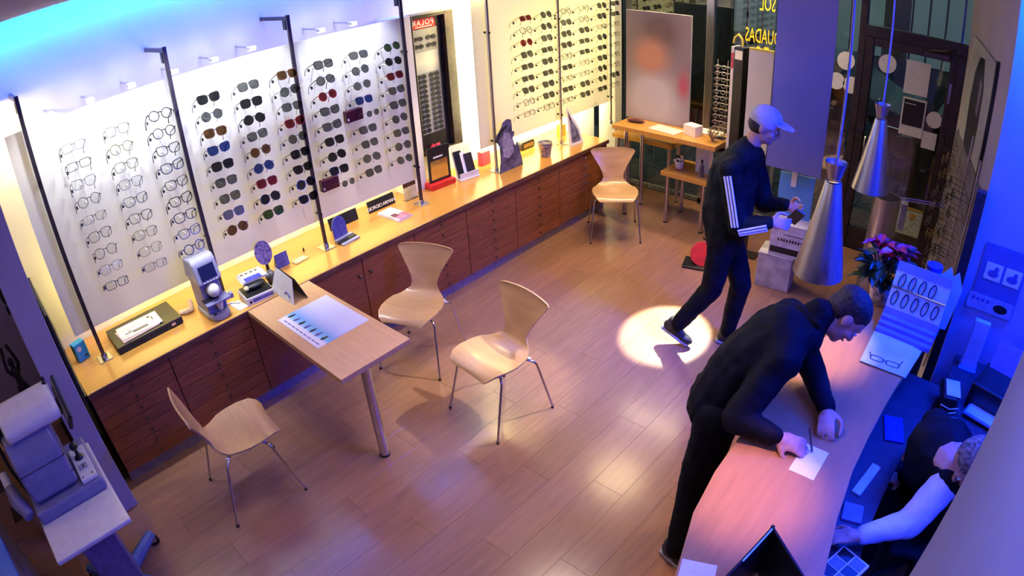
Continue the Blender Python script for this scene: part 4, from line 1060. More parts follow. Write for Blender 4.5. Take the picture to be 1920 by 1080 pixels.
B(-0.085, 0.085, -0.004, 0.004, 0.0, 0.33).build('board', 'sticker', t); B(-0.06, 0.06, 0.004, 0.05, 0, 0.006).build('foot', 'sticker', t)
t = thing('spray_bottle', 'small clear bottle on the low table before the grey-white board', 'bottle', (1.47, 4.87, 0.55), 0)
MB().lathe([(0.022, 0), (0.024, 0.01), (0.024, 0.10), (0.012, 0.125), (0.012, 0.145)], 14).build('bottle_body', mat('bottle_tint', (0.16, 0.14, 0.20), 0.15, var=0.2), t, smooth=True)
MB().lathe([(0.014, 0.145), (0.014, 0.17)], 12).build('cap', 'black', t)
t = thing('wicker_bunch', 'bundle of tan wicker sprigs at the right end of the tall table', 'ornament', (1.60, 4.79, 0.95), 0)
wk = MB()
for i in range(16):
    a = 2 * PI * i / 16
    wk.tube([(0, 0, 0.0), (0.03 * math.cos(a), 0.03 * math.sin(a), 0.06), (0.06 * math.cos(a), 0.06 * math.sin(a), 0.10 + 0.03 * math.sin(3 * a))], 0.005, 5)
wk.build('sprigs', mat('wicker', (0.40, 0.30, 0.14), 0.7, var=0.3, scale=50), t)
# red and black thing on the floor behind the walker's legs
t = thing('red_disc', 'round red and black floor fan lying behind the walking person', 'disc', (1.83, 4.20, 0), 0.3)
B(-0.13, 0.13, -0.10, 0.10, 0, 0.02).build('black_base', 'black', t, bevel=0.003)
MB().prism([(0.11 * math.cos(2 * PI * i / 28), 0.11 * math.sin(2 * PI * i / 28)) for i in range(28)], 0, 0.03, frame_mx((0.03, 0.03, 0.10), (1, 0.1, 0), (0, 0.5, 0.85))).build('red_plate', 'red_plastic', t, bevel=0.004)
# cartons and blue board near the window
mat('carton_marble', (0.55, 0.53, 0.58), 0.6, col2=(0.30, 0.28, 0.34), scale=9)
t = thing('marbled_box', 'lower marbled grey box on the floor behind pendant lamp', 'box', (2.52, 4.34, 0), 0.12)
B(-0.15, 0.15, -0.12, 0.12, 0, 0.30).build('box_body', 'carton_marble', t, bevel=0.006)
B(-0.153, 0.153, -0.123, 0.123, 0.30, 0.315).build('lid', 'carton_marble', t, bevel=0.003)
t = thing('printed_carton', 'white printed carton with a dark stripe on the marbled box', 'carton', (2.60, 4.35, 0.315), 0.14)
B(-0.155, 0.155, -0.11, 0.11, 0, 0.29).build('carton_body', mat('carton_white', (0.66, 0.62, 0.68), 0.6), t, bevel=0.004)
B(-0.145, 0.15, -0.113, -0.111, 0.03, 0.085).build('dark_stripe', 'black', t)
for i in range(9):
    B(-0.09 + 0.025 * i, -0.075 + 0.025 * i, -0.1125, -0.111, 0.14, 0.165).build('letter_mark', 'dark_steel', t)
B(-0.04, 0.12, -0.1125, -0.111, 0.20, 0.206).build('text_line', 'dark_steel', t)
t = thing('blue_board', 'light blue price board with a white tag standing on carton', 'board', (2.57, 4.42, 0.605), 0.1)
mat('sky_blue', (0.10, 0.32, 0.72), 0.5, var=0.08, scale=5)
B(-0.15, 0.15, -0.012, 0.0, 0, 0.38).build('board', 'sky_blue', t, bevel=0.002)
B(-0.05, -0.005, -0.016, -0.0125, 0.27, 0.42).build('white_tag', 'paper', t)
B(-0.04, 0.06, -0.0135, -0.0125, 0.13, 0.136).build('print_line', 'blue_card', t)
B(-0.12, 0.12, 0.0, 0.04, 0, 0.006).build('foot', 'sky_blue', t)
# hanging banner
t = thing('hanging_banner', 'tall blue-violet banner hanging on cords before the shop window', 'banner', (2.555, 4.30, 1.04), 0)
B(-0.235, 0.235, -0.004, 0.004, 0.0, 1.55).build('banner_sheet', paint_mat('banner_print', [(0.0, (0.15, 0.16, 0.42)), (0.35, (0.13, 0.16, 0.55)), (0.6, (0.20, 0.22, 0.62)), (1.0, (0.27, 0.27, 0.55))], 2, 0, 1.4, 0.5, 2.2), t)
B(-0.24, 0.24, -0.008, 0.008, 1.55, 1.57).build('top_rail', 'dark_steel', t)
for s in (-1, 1):
    MB().tube([(s * 0.2, 0, 1.57), (s * 0.2, 0, 1.826)], 0.002, 5).build('cord', 'dark_steel', t)
# ------------------------------------------------------------------ reception counter on the right (curved)
LE = [(3.80, 0.30), (3.66, 0.47), (3.567, 0.656), (3.474, 0.929), (3.440, 1.15), (3.431, 1.371), (3.434, 1.63), (3.443, 1.887), (3.465, 2.12), (3.50, 2.36), (3.555, 2.66), (3.61, 2.93)]
RE = [(4.03, 2.93), (4.00, 2.62), (3.948, 2.28), (3.925, 2.1), (3.913, 1.931), (3.905, 1.70), (3.908, 1.469), (3.94, 1.20), (3.996, 0.932), (4.08, 0.70), (4.17, 0.50)]
t = thing('reception_counter', 'curved light wood reception counter with a dark front at right', 'counter', (0, 0, 0))
MB().prism(LE + RE, 0.965, 1.0).build('counter_top', mat('reception_wood', (0.42, 0.20, 0.07), 0.35, var=0.06, scale=5, stretch=(7, 0.8, 1)), t, bevel=0.003)
fi = [(x + 0.07, y) for x, y in LE]; fo = [(x + 0.10, y) for x, y in LE]
MB().prism(fi + fo[::-1], 0.0, 0.964).build('front_panel', 'cabinet_wood', t)
for yy, xx in ((0.62, 3.66), (2.80, 3.69)):
    B(xx, xx + 0.30, yy, yy + 0.03, 0.0, 0.964).build('end_panel', 'cabinet_wood', t)
sh_l = [(x + 0.11, y) for x, y in LE[2:-1]]
sh_r = [(x + 0.16, y) for x, y in RE[1:-2]]
MB().prism(sh_l + sh_r, 0.715, 0.74).build('work_shelf', mat('dark_desk', (0.035, 0.03, 0.05), 0.45), t)
t = thing('work_desk', 'dark low desk against the blue wall behind the counter', 'desk', (0, 0, 0))
B(4.17, 5.15, 2.28, 3.0, 0.71, 0.74).build('desk_top', 'dark_desk', t, bevel=0.003)
for x, y in ((4.20, 2.32), (5.10, 2.32), (4.20, 2.96), (5.10, 2.96)):
    B(x - 0.02, x + 0.02, y - 0.02, y + 0.02, 0, 0.71).build('leg', 'dark_steel', t)
# things on the counter
t = sheet('white_card', 'white card the bending person writes on at the counter', 3.679, 3.787, 1.322, 1.498, 1.0, 0.0, 'paper', 0.0015)
t['category'] = 'card'
mat('leaflet_blue', (0.45, 0.60, 0.85), 0.45, var=0.08, scale=8)
for i, (dx, dy, rz) in enumerate(((0.03, 0.02, -0.10), (0.015, 0.01, -0.04), (0.0, 0.0, 0.02))):
    t = thing('glasses_leaflet', ('lowest leaflet of the pile before the frame stand', 'middle leaflet of the pile before the frame stand', 'top leaflet with dark spectacles printed, before the frame stand')[i], 'leaflet', (3.82 + dx, 2.325 + dy, 1.0 + 0.0035 * i), rz, group='leaflets on the counter')
    B(-0.115, 0.115, -0.15, 0.15, 0, 0.003).build('sheet', 'leaflet_blue', t)
    if i == 2:
        g = MB()
        for s in (-1, 1):
            g.tube([(s * 0.042 + 0.034 * math.copysign(abs(math.cos(a)) ** 0.6, math.cos(a)), -0.085 + 0.020 * math.copysign(abs(math.sin(a)) ** 0.6, math.sin(a)), 0.0038) for a in [2 * PI * k / 16 for k in range(17)]], 0.0035, 5)
        g.tube([(-0.01, -0.078, 0.0038), (0.01, -0.078, 0.0038)], 0.003, 5)
        g.tube([(0.076, -0.075, 0.0038), (0.085, -0.03, 0.0038)], 0.003, 5); g.tube([(-0.076, -0.075, 0.0038), (-0.09, -0.05, 0.0038)], 0.003, 5)
        g.xf(Matrix.Diagonal((1, 1, 0.3, 1)) @ Matrix.Translation((0, 0, 0.0085))).build('printed_spectacles', 'black', t)
t = thing('frame_stand', 'blue slanted stand showing rows of spectacles on the counter end', 'display stand', (3.865, 2.60, 1.0), -0.06)
mat('stand_blue', (0.14, 0.18, 0.55), 0.4, var=0.1)
for i in range(3):
    B(-0.155, 0.155, -0.13 + 0.035 * i, -0.095 + 0.035 * i, 0.0, 0.03 + 0.02 * i).build('step', 'stand_blue', t, bevel=0.003)
B(-0.155, 0.155, -0.025, 0.12, 0.0, 0.05).build('base', 'stand_blue', t, bevel=0.003)
Mb = frame_mx((0, -0.03, 0.05), (1, 0, 0), (0, 0.38, 1))
MB().prism([(-0.155, 0), (0.155, 0), (0.155, 0.30), (-0.155, 0.30)], -0.012, 0.0, Mb).build('back_board', 'leaflet_blue', t, bevel=0.002)
MB().prism([(-0.155, 0.0), (0.155, 0.0), (0.155, 0.055), (-0.155, 0.055)], 0.0, 0.004, Mb).build('lower_band', 'stand_blue', t)
MB().prism([(-0.155, 0.255), (0.155, 0.255), (0.155, 0.30), (-0.155, 0.30)], 0.0, 0.004, Mb).build('upper_band', 'stand_blue', t)
MB().prism([(-0.155, 0.165), (0.155, 0.165), (0.155, 0.170), (-0.155, 0.170)], 0.0, 0.010, Mb).build('rail', 'chrome', t)
for r_, (zz, n_) in enumerate(((0.11, 5), (0.205, 4))):
    for k in range(n_):
        q = MB(); cx = -0.12 + 0.058 * k + 0.012 * r_
        q.tube([(cx + 0.016 * math.cos(a), zz + 0.036 * math.sin(a) + 0.01 * math.cos(a), 0.006) for a in [2 * PI * j / 12 for j in range(13)]], 0.0035, 5)
        q.xf(Mb).build('spectacle_loop', 'black', t)
for k, yy in enumerate((0.05, 0.085)):
    o = MB().prism([(-0.005, 0), (0.06, 0), (0.09, 0.24), (0.05, 0.33), (-0.01, 0.26)], -0.002, 0.002, frame_mx((4.00 - 0.05 * k, 2.69 + yy, 1.001), (1, 0.2, 0), (0, 0.1, 1))).build('folded_leaflet', 'leaflet_blue', None)
    tag(o, ('nearer pointed blue leaflet standing at the right of the frame stand', 'farther pointed blue leaflet standing at the right of the frame stand')[k], 'leaflet', 'pointed leaflets')
t = thing('blue_can', 'blue cylindrical tin behind the frame stand', 'can', (3.90, 2.86, 1.0), 0)
MB().lathe([(0.045, 0), (0.045, 0.27)], 20).build('can_body', 'stand_blue', t, smooth=True)
MB().lathe([(0.047, 0.27), (0.047, 0.29)], 20).build('lid', 'royal', t, smooth=True)
# poinsettia
t = thing('poinsettia', 'potted poinsettia with red bracts and dark leaves on counter end', 'plant', (3.64, 2.79, 1.0), 0)
MB().lathe([(0.055, 0.0), (0.075, 0.12), (0.085, 0.125), (0.070, 0.12), (0.0, 0.10)], 18, closed=False).build('pot', mat('foil', (0.50, 0.50, 0.56), 0.3, 0.8, var=0.3, scale=30, bump=0.5), t, smooth=True)
MB().prism([(0.055 * math.cos(2 * PI * i / 18), 0.055 * math.sin(2 * PI * i / 18)) for i in range(18)], 0, 0.004).build('pot_base', 'foil', t)
lr = random.Random(11)
def leaf_mesh(m, L, W):
    vs = [(0, 0, 0), (L * 0.35, W, 0.012), (L * 0.35, -W, 0.012), (L * 0.7, W * 0.7, 0.006), (L * 0.7, -W * 0.7, 0.006), (L, 0, -0.02), (L * 0.35, 0, 0), (L * 0.7, 0, -0.006)]
    fs = [(0, 6, 1), (0, 2, 6), (1, 6, 7, 3), (6, 2, 4, 7), (3, 7, 5), (7, 4, 5)]
    vs2 = vs + [(x, y, z - 0.0012) for x, y, z in vs]
    return MB().add(vs2, fs + [tuple(8 + i for i in reversed(f)) for f in fs]).mesh('leaf', m)
gl = [leaf_mesh(mat('leaf_green', (0.012, 0.045, 0.022), 0.45, var=0.3, scale=30), L, 0.032) for L in (0.11, 0.13)]
rl = [leaf_mesh(mat('bract_red', (0.60, 0.012, 0.035), 0.5, var=0.25, scale=30), L, 0.026) for L in (0.09, 0.115)]
st = MB()
for k in range(7):
    a = 2 * PI * k / 7
    st.tube([(0, 0, 0.10), (0.05 * math.cos(a), 0.05 * math.sin(a), 0.22), (0.09 * math.cos(a), 0.09 * math.sin(a), 0.30)], 0.004, 5)
st.build('stems', 'leaf_green', t)
for k in range(64):
    a = lr.uniform(0, 2 * PI); el = lr.uniform(-0.5, 0.45); r = lr.uniform(0.02, 0.09)
    o = put('leaf', lr.choice(gl), t, (r * math.cos(a), r * math.sin(a), lr.uniform(0.12, 0.30)), (lr.uniform(-0.5, 0.5), el, a))
for k in range(30):
    c = ((0.03, -0.02), (-0.06, 0.03), (0.05, 0.06))[k % 3]
    a = lr.uniform(0, 2 * PI); el = lr.uniform(-0.5, 0.1)
    put('bract', rl[k % 2], t, (c[0] + 0.012 * math.cos(a), c[1] + 0.012 * math.sin(a), 0.315 + lr.uniform(0, 0.04) - 0.02 * (k % 3)), (lr.uniform(-0.4, 0.4), el, a))
# dark folded board and white card at the near end of the counter
t = thing('folded_board', 'black folded board standing at the near end of the counter', 'board', (3.785, 0.83, 1.0), 0)
for (dx, dy) in ((-0.045, -0.34), (0.235, -0.17)):
    MB().prism([(0, 0), (math.hypot(dx, dy), 0), (math.hypot(dx, dy), 0.235), (0, 0.235)], -0.004, 0.004, frame_mx((0, 0, 0), (dx, dy, 0), (0, 0, 1))).build('board_leaf', 'black', t, bevel=0.001)
B(-0.006, 0.006, -0.004, 0.006, 0, 0.237).build('spine', 'black_matte', t)
MB().prism([(0.01, 0.2355), (0.17, 0.2355), (0.17, 0.2385), (0.01, 0.2385)], -0.007, -0.002, frame_mx((0, 0, 0), (-0.045, -0.34, 0), (0, 0, 1))).build('glass_edge', mat('cyan_edge', (0.35, 0.75, 0.95), 0.2), t)
sheet('paper_sheet', 'small white sheet at the near end of the counter', 3.57, 3.69, 0.62, 0.755, 1.0, 0.35)
# things on the low desk and shelf
t = thing('card_terminal', 'dark card terminal with a pale screen behind the counter', 'card terminal', (4.12, 2.42, 0.74), 0.2)
t.location = (4.22, 2.42, 0.74)
MB().prism([(-0.05, -0.10), (0.05, -0.10), (0.045, 0.10), (-0.045, 0.10)], 0.0, 0.05, Matrix.Translation((0, 0, 0))).build('body', 'black', t, bevel=0.012, seg=3)
MB().prism([(-0.05, -0.08), (0.05, -0.08), (0.05, 0.10), (-0.05, 0.10)], 0.06, 0.13, Matrix.Translation((-0.02, 0.03, 0))).build('paper_hood', 'black', t, bevel=0.02, seg=3)
B(-0.05, 0.03, -0.04, 0.10, 0.131, 0.136).build('screen', 'leaflet_blue', t, bevel=0.002)
for i in range(3):
    MB().tube([(-0.068, -0.045 - 0.012 * i, 0.02 + 0.035 * i), (-0.02, -0.075 - 0.008 * i, 0.02 + 0.035 * i), (0.03, -0.045 - 0.012 * i, 0.02 + 0.035 * i)], 0.003, 5).build('edge_line', 'sticker', t)
t = thing('printer', 'black printer with a blue paper tray on the low desk', 'printer', (4.47, 2.62, 0.74), -0.25)
B(-0.15, 0.15, -0.12, 0.14, 0.0, 0.15).build('printer_body', 'black', t, bevel=0.012, seg=3)
B(-0.12, 0.12, -0.22, -0.12, 0.02, 0.03).build('paper_tray', 'stand_blue', t, bevel=0.002)
B(-0.11, 0.11, -0.21, -0.12, 0.031, 0.035).build('paper', 'leaflet_blue', t)
MB().prism([(-0.13, 0), (0.13, 0), (0.13, 0.16), (-0.13, 0.16)], -0.004, 0.004, frame_mx((0, 0.10, 0.15), (1, 0, 0), (0, 0.35, 1))).build('rear_feeder', 'stand_blue', t)
t = thing('upright_holder', 'tall pale blue holder standing under the wall notice', 'holder', (4.26, 2.90, 0.74), 0)
B(-0.055, 0.055, -0.05, 0.05, 0, 0.012).build('foot', 'stand_blue', t)
B(-0.045, 0.045, -0.02, 0.02, 0.012, 0.31).build('post', 'leaflet_blue', t, bevel=0.003)
B(-0.050, -0.045, -0.025, 0.025, 0.012, 0.31).build('edge_strip', 'grey_plastic', t)
t = thing('card_tray', 'white tray of cards on the shelf near the staff hand', 'tray', (4.045, 1.20, 0.74), -0.3)
B(-0.07, 0.07, -0.09, 0.09, 0, 0.02).build('tray_body', 'white_plastic', t, bevel=0.003)
for i in range(2):
    for j in range(3):
        B(-0.062 + 0.064 * i, -0.004 + 0.064 * i, -0.082 + 0.056 * j, -0.032 + 0.056 * j, 0.02, 0.0225).build('card', 'stand_blue' if (i + j) % 2 else 'black', t)
for i, (x, y, rz, w, l, lab) in enumerate(((3.985, 2.12, 0.3, 0.05, 0.09, 'dark blue booklet on the shelf beside the leaflets'), (3.965, 1.72, -0.15, 0.022, 0.11, 'narrow white slip standing out on the dark shelf'), (3.975, 1.50, 0.2, 0.045, 0.05, 'small grid-printed pad on the dark shelf'))):
    tag(B(-w, w, -l, l, 0, 0.012).build('note_pad', ('royal', 'leaflet_blue', 'stand_blue')[i], None, bevel=0.002), lab, 'pad', 'pads on the work shelf')
    o = bpy.data.objects['note_pad' if i == 0 else 'note_pad.%03d' % i]; o.location = (x, y, 0.74); o.rotation_euler[2] = rz
# notice on the blue wall
t = thing('wall_notice', 'blue notice with two white pictures on the blue wall', 'notice', (4.275, 3.012, 1.05), 0)
B(-0.13, 0.14, 0.0, 0.006, 0.0, 0.40).build('board', mat('notice_blue', (0.10, 0.13, 0.34), 0.5, var=0.05), t)
for x in (-0.095, 0.022):
    p_ = B(x, x + 0.10, -0.002, -0.0002, 0.195, 0.295).build('picture', 'white_print', t)
    MB().ell((x + 0.05, -0.0028, 0.235), (0.034, 0.0012, 0.022), nu=10, nv=6).build('dark_drawing', 'blue_card', p_)
    MB().ell((x + 0.065, -0.0028, 0.262), (0.014, 0.0012, 0.018), nu=8, nv=6).build('dark_drawing', 'blue_card', p_)
lb = B(-0.145, 0.135, -0.002, -0.0002, 0.0, 0.095).build('lower_band', mat('notice_pale', (0.34, 0.38, 0.55), 0.5), t)
MB().ell((0.06, -0.0028, 0.045), (0.045, 0.0012, 0.026), nu=12, nv=6).build('dark_oval', 'black', lb)
for i in range(4):
    B(-0.125 + 0.03 * i, -0.105 + 0.03 * i, -0.003, -0.0021, 0.055, 0.075).build('print_mark', 'blue_card', lb)
# ------------------------------------------------------------------ pendant lamps
def pendant(label, x, y, top, k, warm):
    t = thing('pendant_lamp', label, 'lamp', (x, y, 0), 0, group='brushed steel pendant lamps over the counter')
    prof = [(0.060, 0.0), (0.040, -0.100), (0.046, -0.115), (0.075, -0.28), (0.110, -0.46), (0.143, -0.635)]
    inner = [(0.139, -0.633), (0.106, -0.46), (0.071, -0.28), (0.040, -0.12)]
    pr = [(r * k, top + z * k) for r, z in prof[1:]] + [(r * k, top + z * k) for r, z in inner]
    m = mat('lamp_steel', (0.50, 0.49, 0.55), 0.33, 1.0, var=0.06, scale=30, stretch=(1, 1, 0.1))
    MB().lathe(pr, 36, closed=False).build('shade', m, t, smooth=True)
    MB().lathe([(0.034 * k, top - 0.10 * k), (0.060 * k, top), (0.057 * k, top), (0.034 * k, top - 0.09 * k), (0.0, top - 0.09 * k)], 30, closed=False).build('flared_collar', m, t, smooth=True)
    MB().tube([(0.041 * k * math.cos(a), 0.041 * k * math.sin(a), top - 0.105 * k) for a in [2 * PI * i / 24 for i in range(25)]], 0.004 * k, 6).build('ring', 'dark_steel', t)
    MB().tube([(0, 0, top - 0.09 * k), (0.004, 0, (top + 2.866) / 2), (0, 0, 2.845)], 0.006, 6).build('cord', mat('cord_grey', (0.45, 0.45, 0.60), 0.4), t)
    MB().lathe([(0.05, 2.840), (0.05, 2.865)], 20).build('ceiling_rose', 'brushed_steel', t)
    bl = MB().ell((0, 0, top - 0.29 * k), (0.026, 0.026, 0.04)).build('bulb', mat('bulb_glow', (1, 0.7, 0.4), 0.4, emit=18.0, emit_col=(1.0, 0.55, 0.22)), t, smooth=True)
    o = light('pendant_bulb_light', 'POINT', (x, y, top - 0.40 * k), warm, (1.0, 0.62, 0.30), shadow_soft_size=0.035)
    return t
pendant('nearer steel pendant lamp hanging just behind the bending person', 3.402, 2.183, 1.918, 0.85, 34)
pendant('farther steel pendant lamp hanging in front of the shop door', 3.355, 3.406, 1.937, 0.85, 5)
t = thing('grey_cylinder', 'grey upright cylinder standing below the farther pendant lamp', 'bin', (3.33, 4.45, 0), 0)
MB().lathe([(0.115, 0.0), (0.115, 1.0), (0.105, 1.0), (0.105, 0.8), (0.0, 0.8)], 30, closed=False).build('cylinder_body', 'brushed_steel', t, smooth=True)  # plain upright steel cylinder, hollow at the top
MB().lathe([(0.118, 0.0), (0.118, 0.03)], 30).build('cylinder_foot', 'dark_steel', t)
# ------------------------------------------------------------------ slanted wall: mirror with painted reflection, spectacle rack
wa = Vector((-0.161, 0.987, 0)); wn = Vector((-0.987, -0.161, 0)); w0 = Vector((4.08, 3.14, 0))
def on_wall(y, z, off=0.0):
    return w0 + wa * ((y - 3.14) / 0.987) + wn * off + Vector((0, 0, z))
Mw = frame_mx(on_wall(3.14, 0, 0.002), -wa, (0, 0, 1))   # local x runs back along the wall toward the viewer, normal into the room
def wx(y): return -(y - 3.14) / 0.987
t = thing('tall_mirror', 'tall pale mirror with a painted dark pointed reflection on the slanted wall', 'poster', (0, 0, 0))
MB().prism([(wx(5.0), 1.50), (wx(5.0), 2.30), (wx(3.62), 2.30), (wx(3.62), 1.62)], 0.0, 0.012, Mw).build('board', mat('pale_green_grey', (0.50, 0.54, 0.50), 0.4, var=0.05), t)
MB().prism([(wx(4.62), 1.52), (wx(4.70), 1.85), (wx(4.62), 2.08), (wx(4.42), 2.22), (wx(4.18), 2.24), (wx(4.02), 2.05), (wx(4.0), 1.80), (wx(4.05), 1.56)], 0.0122, 0.014, Mw).build('dark_reflection', 'black', t)  # mirror reflection drawn as a flat dark shape
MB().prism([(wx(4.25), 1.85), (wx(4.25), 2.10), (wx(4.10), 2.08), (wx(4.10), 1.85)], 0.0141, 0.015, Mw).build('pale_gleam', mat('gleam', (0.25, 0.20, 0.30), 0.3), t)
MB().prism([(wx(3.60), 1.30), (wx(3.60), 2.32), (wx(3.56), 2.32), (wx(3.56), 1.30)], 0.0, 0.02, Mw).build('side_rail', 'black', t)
rk = thing('spectacle_rack', 'tall rack of vertical rods on the slanted wall beside the door', 'rack', (0, 0, 0))
MB().prism([(wx(5.25), 0.30), (wx(5.25), 1.48), (wx(3.40), 1.60), (wx(3.40), 0.30)], 0.0, 0.006, Mw).build('back_board', mat('rack_board', (0.20, 0.18, 0.20), 0.5), rk)
for y in (3.45, 4.0, 4.55, 5.1):
    a = on_wall(y, 0.30, 0.03); b = on_wall(y, 1.75 if y < 4.3 else 1.50, 0.03)
    MB().tube([a, b], 0.008, 8).build('rod', 'brushed_steel', rk)
yaw = math.atan2(wn.y, wn.x)
for ci, y in enumerate((3.60, 3.85, 4.15, 4.40, 4.72, 4.97)):
    for ri in range(9):
        z = 1.46 - 0.125 * ri
        if ci > 3 and ri > 6: continue
        pos = on_wall(y, z, 0.14)
        fm = rg.choice(['frame_black', 'frame_grey', 'frame_black', 'frame_gold'])
        eyewear('eyeglasses', '%s eyeglasses, %s from top in the %s column of the slanted rack' % (CN[fm], ORD[ri], ORD[ci]), pos.x, pos.y, pos.z, rg.choice(['round', 'way', 'rect']), fm, 'lens_clear', rg.choice([0.0016, 0.0026]), pitch=0.2, yaw=yaw, group='eyeglasses on the slanted rack', tg=False)
t = thing('hanging_pack', 'lavender hanging pack on two steel hooks by the door', 'pack', on_wall(5.05, 0.80, 0.36), yaw)
B(-0.03, 0.03, -0.06, 0.06, -0.24, 0.0).build('pack_body', mat('lavender_pack', (0.40, 0.38, 0.60), 0.3), t, bevel=0.004)
for s in (-1, 1):
    MB().tube([(-0.35, s * 0.03, 0.05), (0.05, s * 0.03, 0.02)], 0.006, 6).build('hook', 'chrome', t)
MB().tube([(0, -0.03, 0.0), (0, 0, 0.03), (0, 0.03, 0.0)], 0.003, 5).build('loop', 'chrome', t)
# ------------------------------------------------------------------ near left corner: instrument table, figurine
t = thing('instrument_table', 'white-topped instrument table on a wheeled blue-grey base', 'table', (0, 0, 0))
B(0.90, 1.615, -0.965, -0.545, 0.722, 0.75).build('table_top', 'white_plastic', t, bevel=0.008, seg=3)
B(1.15, 1.40, -0.86, -0.66, 0.10, 0.722).build('column', mat('table_column', (0.16, 0.13, 0.25), 0.45), t, bevel=0.01)
mat('caster_blue', (0.09, 0.14, 0.38), 0.45)
for (cx, cy) in ((1.05, -0.50), (1.02, -0.93), (1.55, -0.50), (1.55, -1.0)):
    lg = MB().tube([(1.27, -0.76, 0.10), (0.5 * (cx + 1.27), 0.5 * (cy - 0.76), 0.10), (cx, cy, 0.085)], [0.045, 0.040, 0.032], 8).build('foot_arm', 'caster_blue', t, bevel=0.0)
    MB().tube([(cx - 0.014, cy, 0.032), (cx + 0.014, cy, 0.032)], 0.032, 14).build('caster_wheel', 'black', lg)
    B(cx - 0.020, cx + 0.020, cy - 0.014, cy + 0.014, 0.034, 0.075).build('caster_fork', 'chrome', lg)
t = thing('autorefractor', 'large lavender eye-testing instrument with joystick on the wheeled table', 'instrument', (0, 0, 0.75))
B(0.93, 1.345, -0.955, -0.56, 0.004, 0.075).build('base', 'violet_plastic', t, bevel=0.014, seg=3)
for x, y in ((0.96, -0.93), (1.31, -0.93), (0.96, -0.59), (1.31, -0.59)):
    MB().lathe([(0.014, 0), (0.014, 0.006)], 10, (x, y, 0)).build('rubber_foot', 'black', t)
dk = B(1.04, 1.325, -0.665, -0.575, 0.075, 0.100).build('control_deck', 'white_plastic', t, bevel=0.006)
MB().lathe([(0.026, 0.100), (0.022, 0.112), (0.010, 0.120), (0.009, 0.150), (0.020, 0.162), (0.021, 0.185), (0.012, 0.196)], 16, (1.14, -0.62, 0)).build('joystick', 'black', dk, smooth=True)
B(1.20, 1.245, -0.645, -0.60, 0.100, 0.104).build('button_pad', 'grey_plastic', dk); B(1.208, 1.237, -0.622, -0.617, 0.104, 0.106).build('button_slot', 'black', dk)
for x, y in ((1.30, -0.65), (1.30, -0.595)):
    MB().lathe([(0.005, 0.100), (0.005, 0.1015)], 8, (x, y, 0)).build('screw', 'black', dk)
prof = [(0.92, 0.075), (1.27, 0.075), (1.30, 0.10), (1.29, 0.20), (1.26, 0.30), (1.17, 0.385), (0.98, 0.40), (0.90, 0.34)]
bd = MB().prism(prof, 0.675, 0.935, frame_mx((0, 0, 0), (1, 0, 0), (0, 0, 1))).build('body', 'violet_plastic', t, bevel=0.022, seg=3)
for zz in (0.16, 0.25):
    B(1.02, 1.302 - (zz - 0.1) * 0.16, -0.937, -0.673, zz, zz + 0.002).build('seam', 'dark_steel', bd)
hd = MB().prism([(0.93, 0.39), (1.20, 0.375), (1.21, 0.43), (1.15, 0.485), (1.0, 0.50), (0.93, 0.46)], 0.59, 0.90, frame_mx((0, 0, 0), (1, 0, 0), (0, 0, 1))).build('head', 'white_plastic', t, bevel=0.025, seg=3)
B(0.92, 1.10, -0.945, -0.905, 0.25, 0.44).build('dark_side', 'black_matte', t, bevel=0.01)
mn = MB().prism([(-0.14, -0.05), (0.14, -0.05), (0.14, 0.05), (-0.14, 0.05)], 0, 0.02, frame_mx((1.10, -0.555, 0.40), (0.92, -0.02, -0.36), (0.33, 0.25, 0.9))).build('monitor', 'black', t, bevel=0.006)
MB().prism([(-0.12, -0.035), (0.12, -0.035), (0.12, 0.035), (-0.12, 0.035)], 0.0202, 0.022, frame_mx((1.10, -0.555, 0.40), (0.92, -0.02, -0.36), (0.33, 0.25, 0.9))).build('monitor_screen', mat('beige', (0.45, 0.38, 0.28), 0.4), mn)
B(1.02, 1.10, -0.60, -0.56, 0.34, 0.39).build('monitor_hinge', 'black', mn)
for s in (0, 1):
    MB().lathe([(0.012, 0), (0.012, 0.012)], 10, (0.98 + 0.045 * s, -0.605, 0.49)).build('port', 'black', hd)
MB().tube([(1.10, -0.955, 0.05), (1.02, -0.985, 0.16), (0.95, -0.985, 0.28), (0.94, -0.95, 0.38)], 0.010, 7).build('strap', 'black', t, smooth=True)
cr = MB().tube([(1.30, -0.99, 0.06), (1.20, -1.02, 0.10), (1.10, -1.03, 0.12)], [0.03, 0.04, 0.03], 10).build('chin_rest', 'violet_plastic', t, smooth=True)
MB().tube([(1.10, -1.03, 0.12), (1.04, -1.03, 0.18)], [0.028, 0.024], 10).build('chin_pad', 'white_plastic', cr, smooth=True)
t = thing('side_cabinet', 'brown side cabinet behind the eye-testing instrument', 'cabinet', (0.30, -0.88, 0), 0)
B(-0.24, 0.24, -0.24, 0.24, 0.05, 0.72).build('carcass', mat('honey_wood', (0.38, 0.20, 0.06), 0.45, var=0.15, scale=8), t, bevel=0.003)
B(-0.25, 0.25, -0.25, 0.25, 0.72, 0.75).build('cabinet_top', 'honey_wood', t, bevel=0.003)
B(-0.22, 0.22, -0.22, 0.22, 0.0, 0.05).build('plinth', 'black_matte', t)
t = thing('dark_figurine', 'slender dark carved figurine with raised linked arms behind the instrument', 'figurine', (0.30, -0.755, 0.75), 0.4)
fg = MB()
fg.tube([(0, 0, 0.0), (0, 0, 0.03)], 0.05, 12)
for s in (-1, 1):
    fg.tube([(0, s * 0.012, 0.02), (0.0, s * 0.03, 0.10), (0, s * 0.018, 0.18)], [0.016, 0.022, 0.018], 8)
    fg.tube([(0, s * 0.022, 0.26), (0.0, s * 0.045, 0.31), (0, s * 0.034, 0.38), (0.0, s * 0.02, 0.44)], [0.012, 0.012, 0.010, 0.012], 8, round_caps=True)
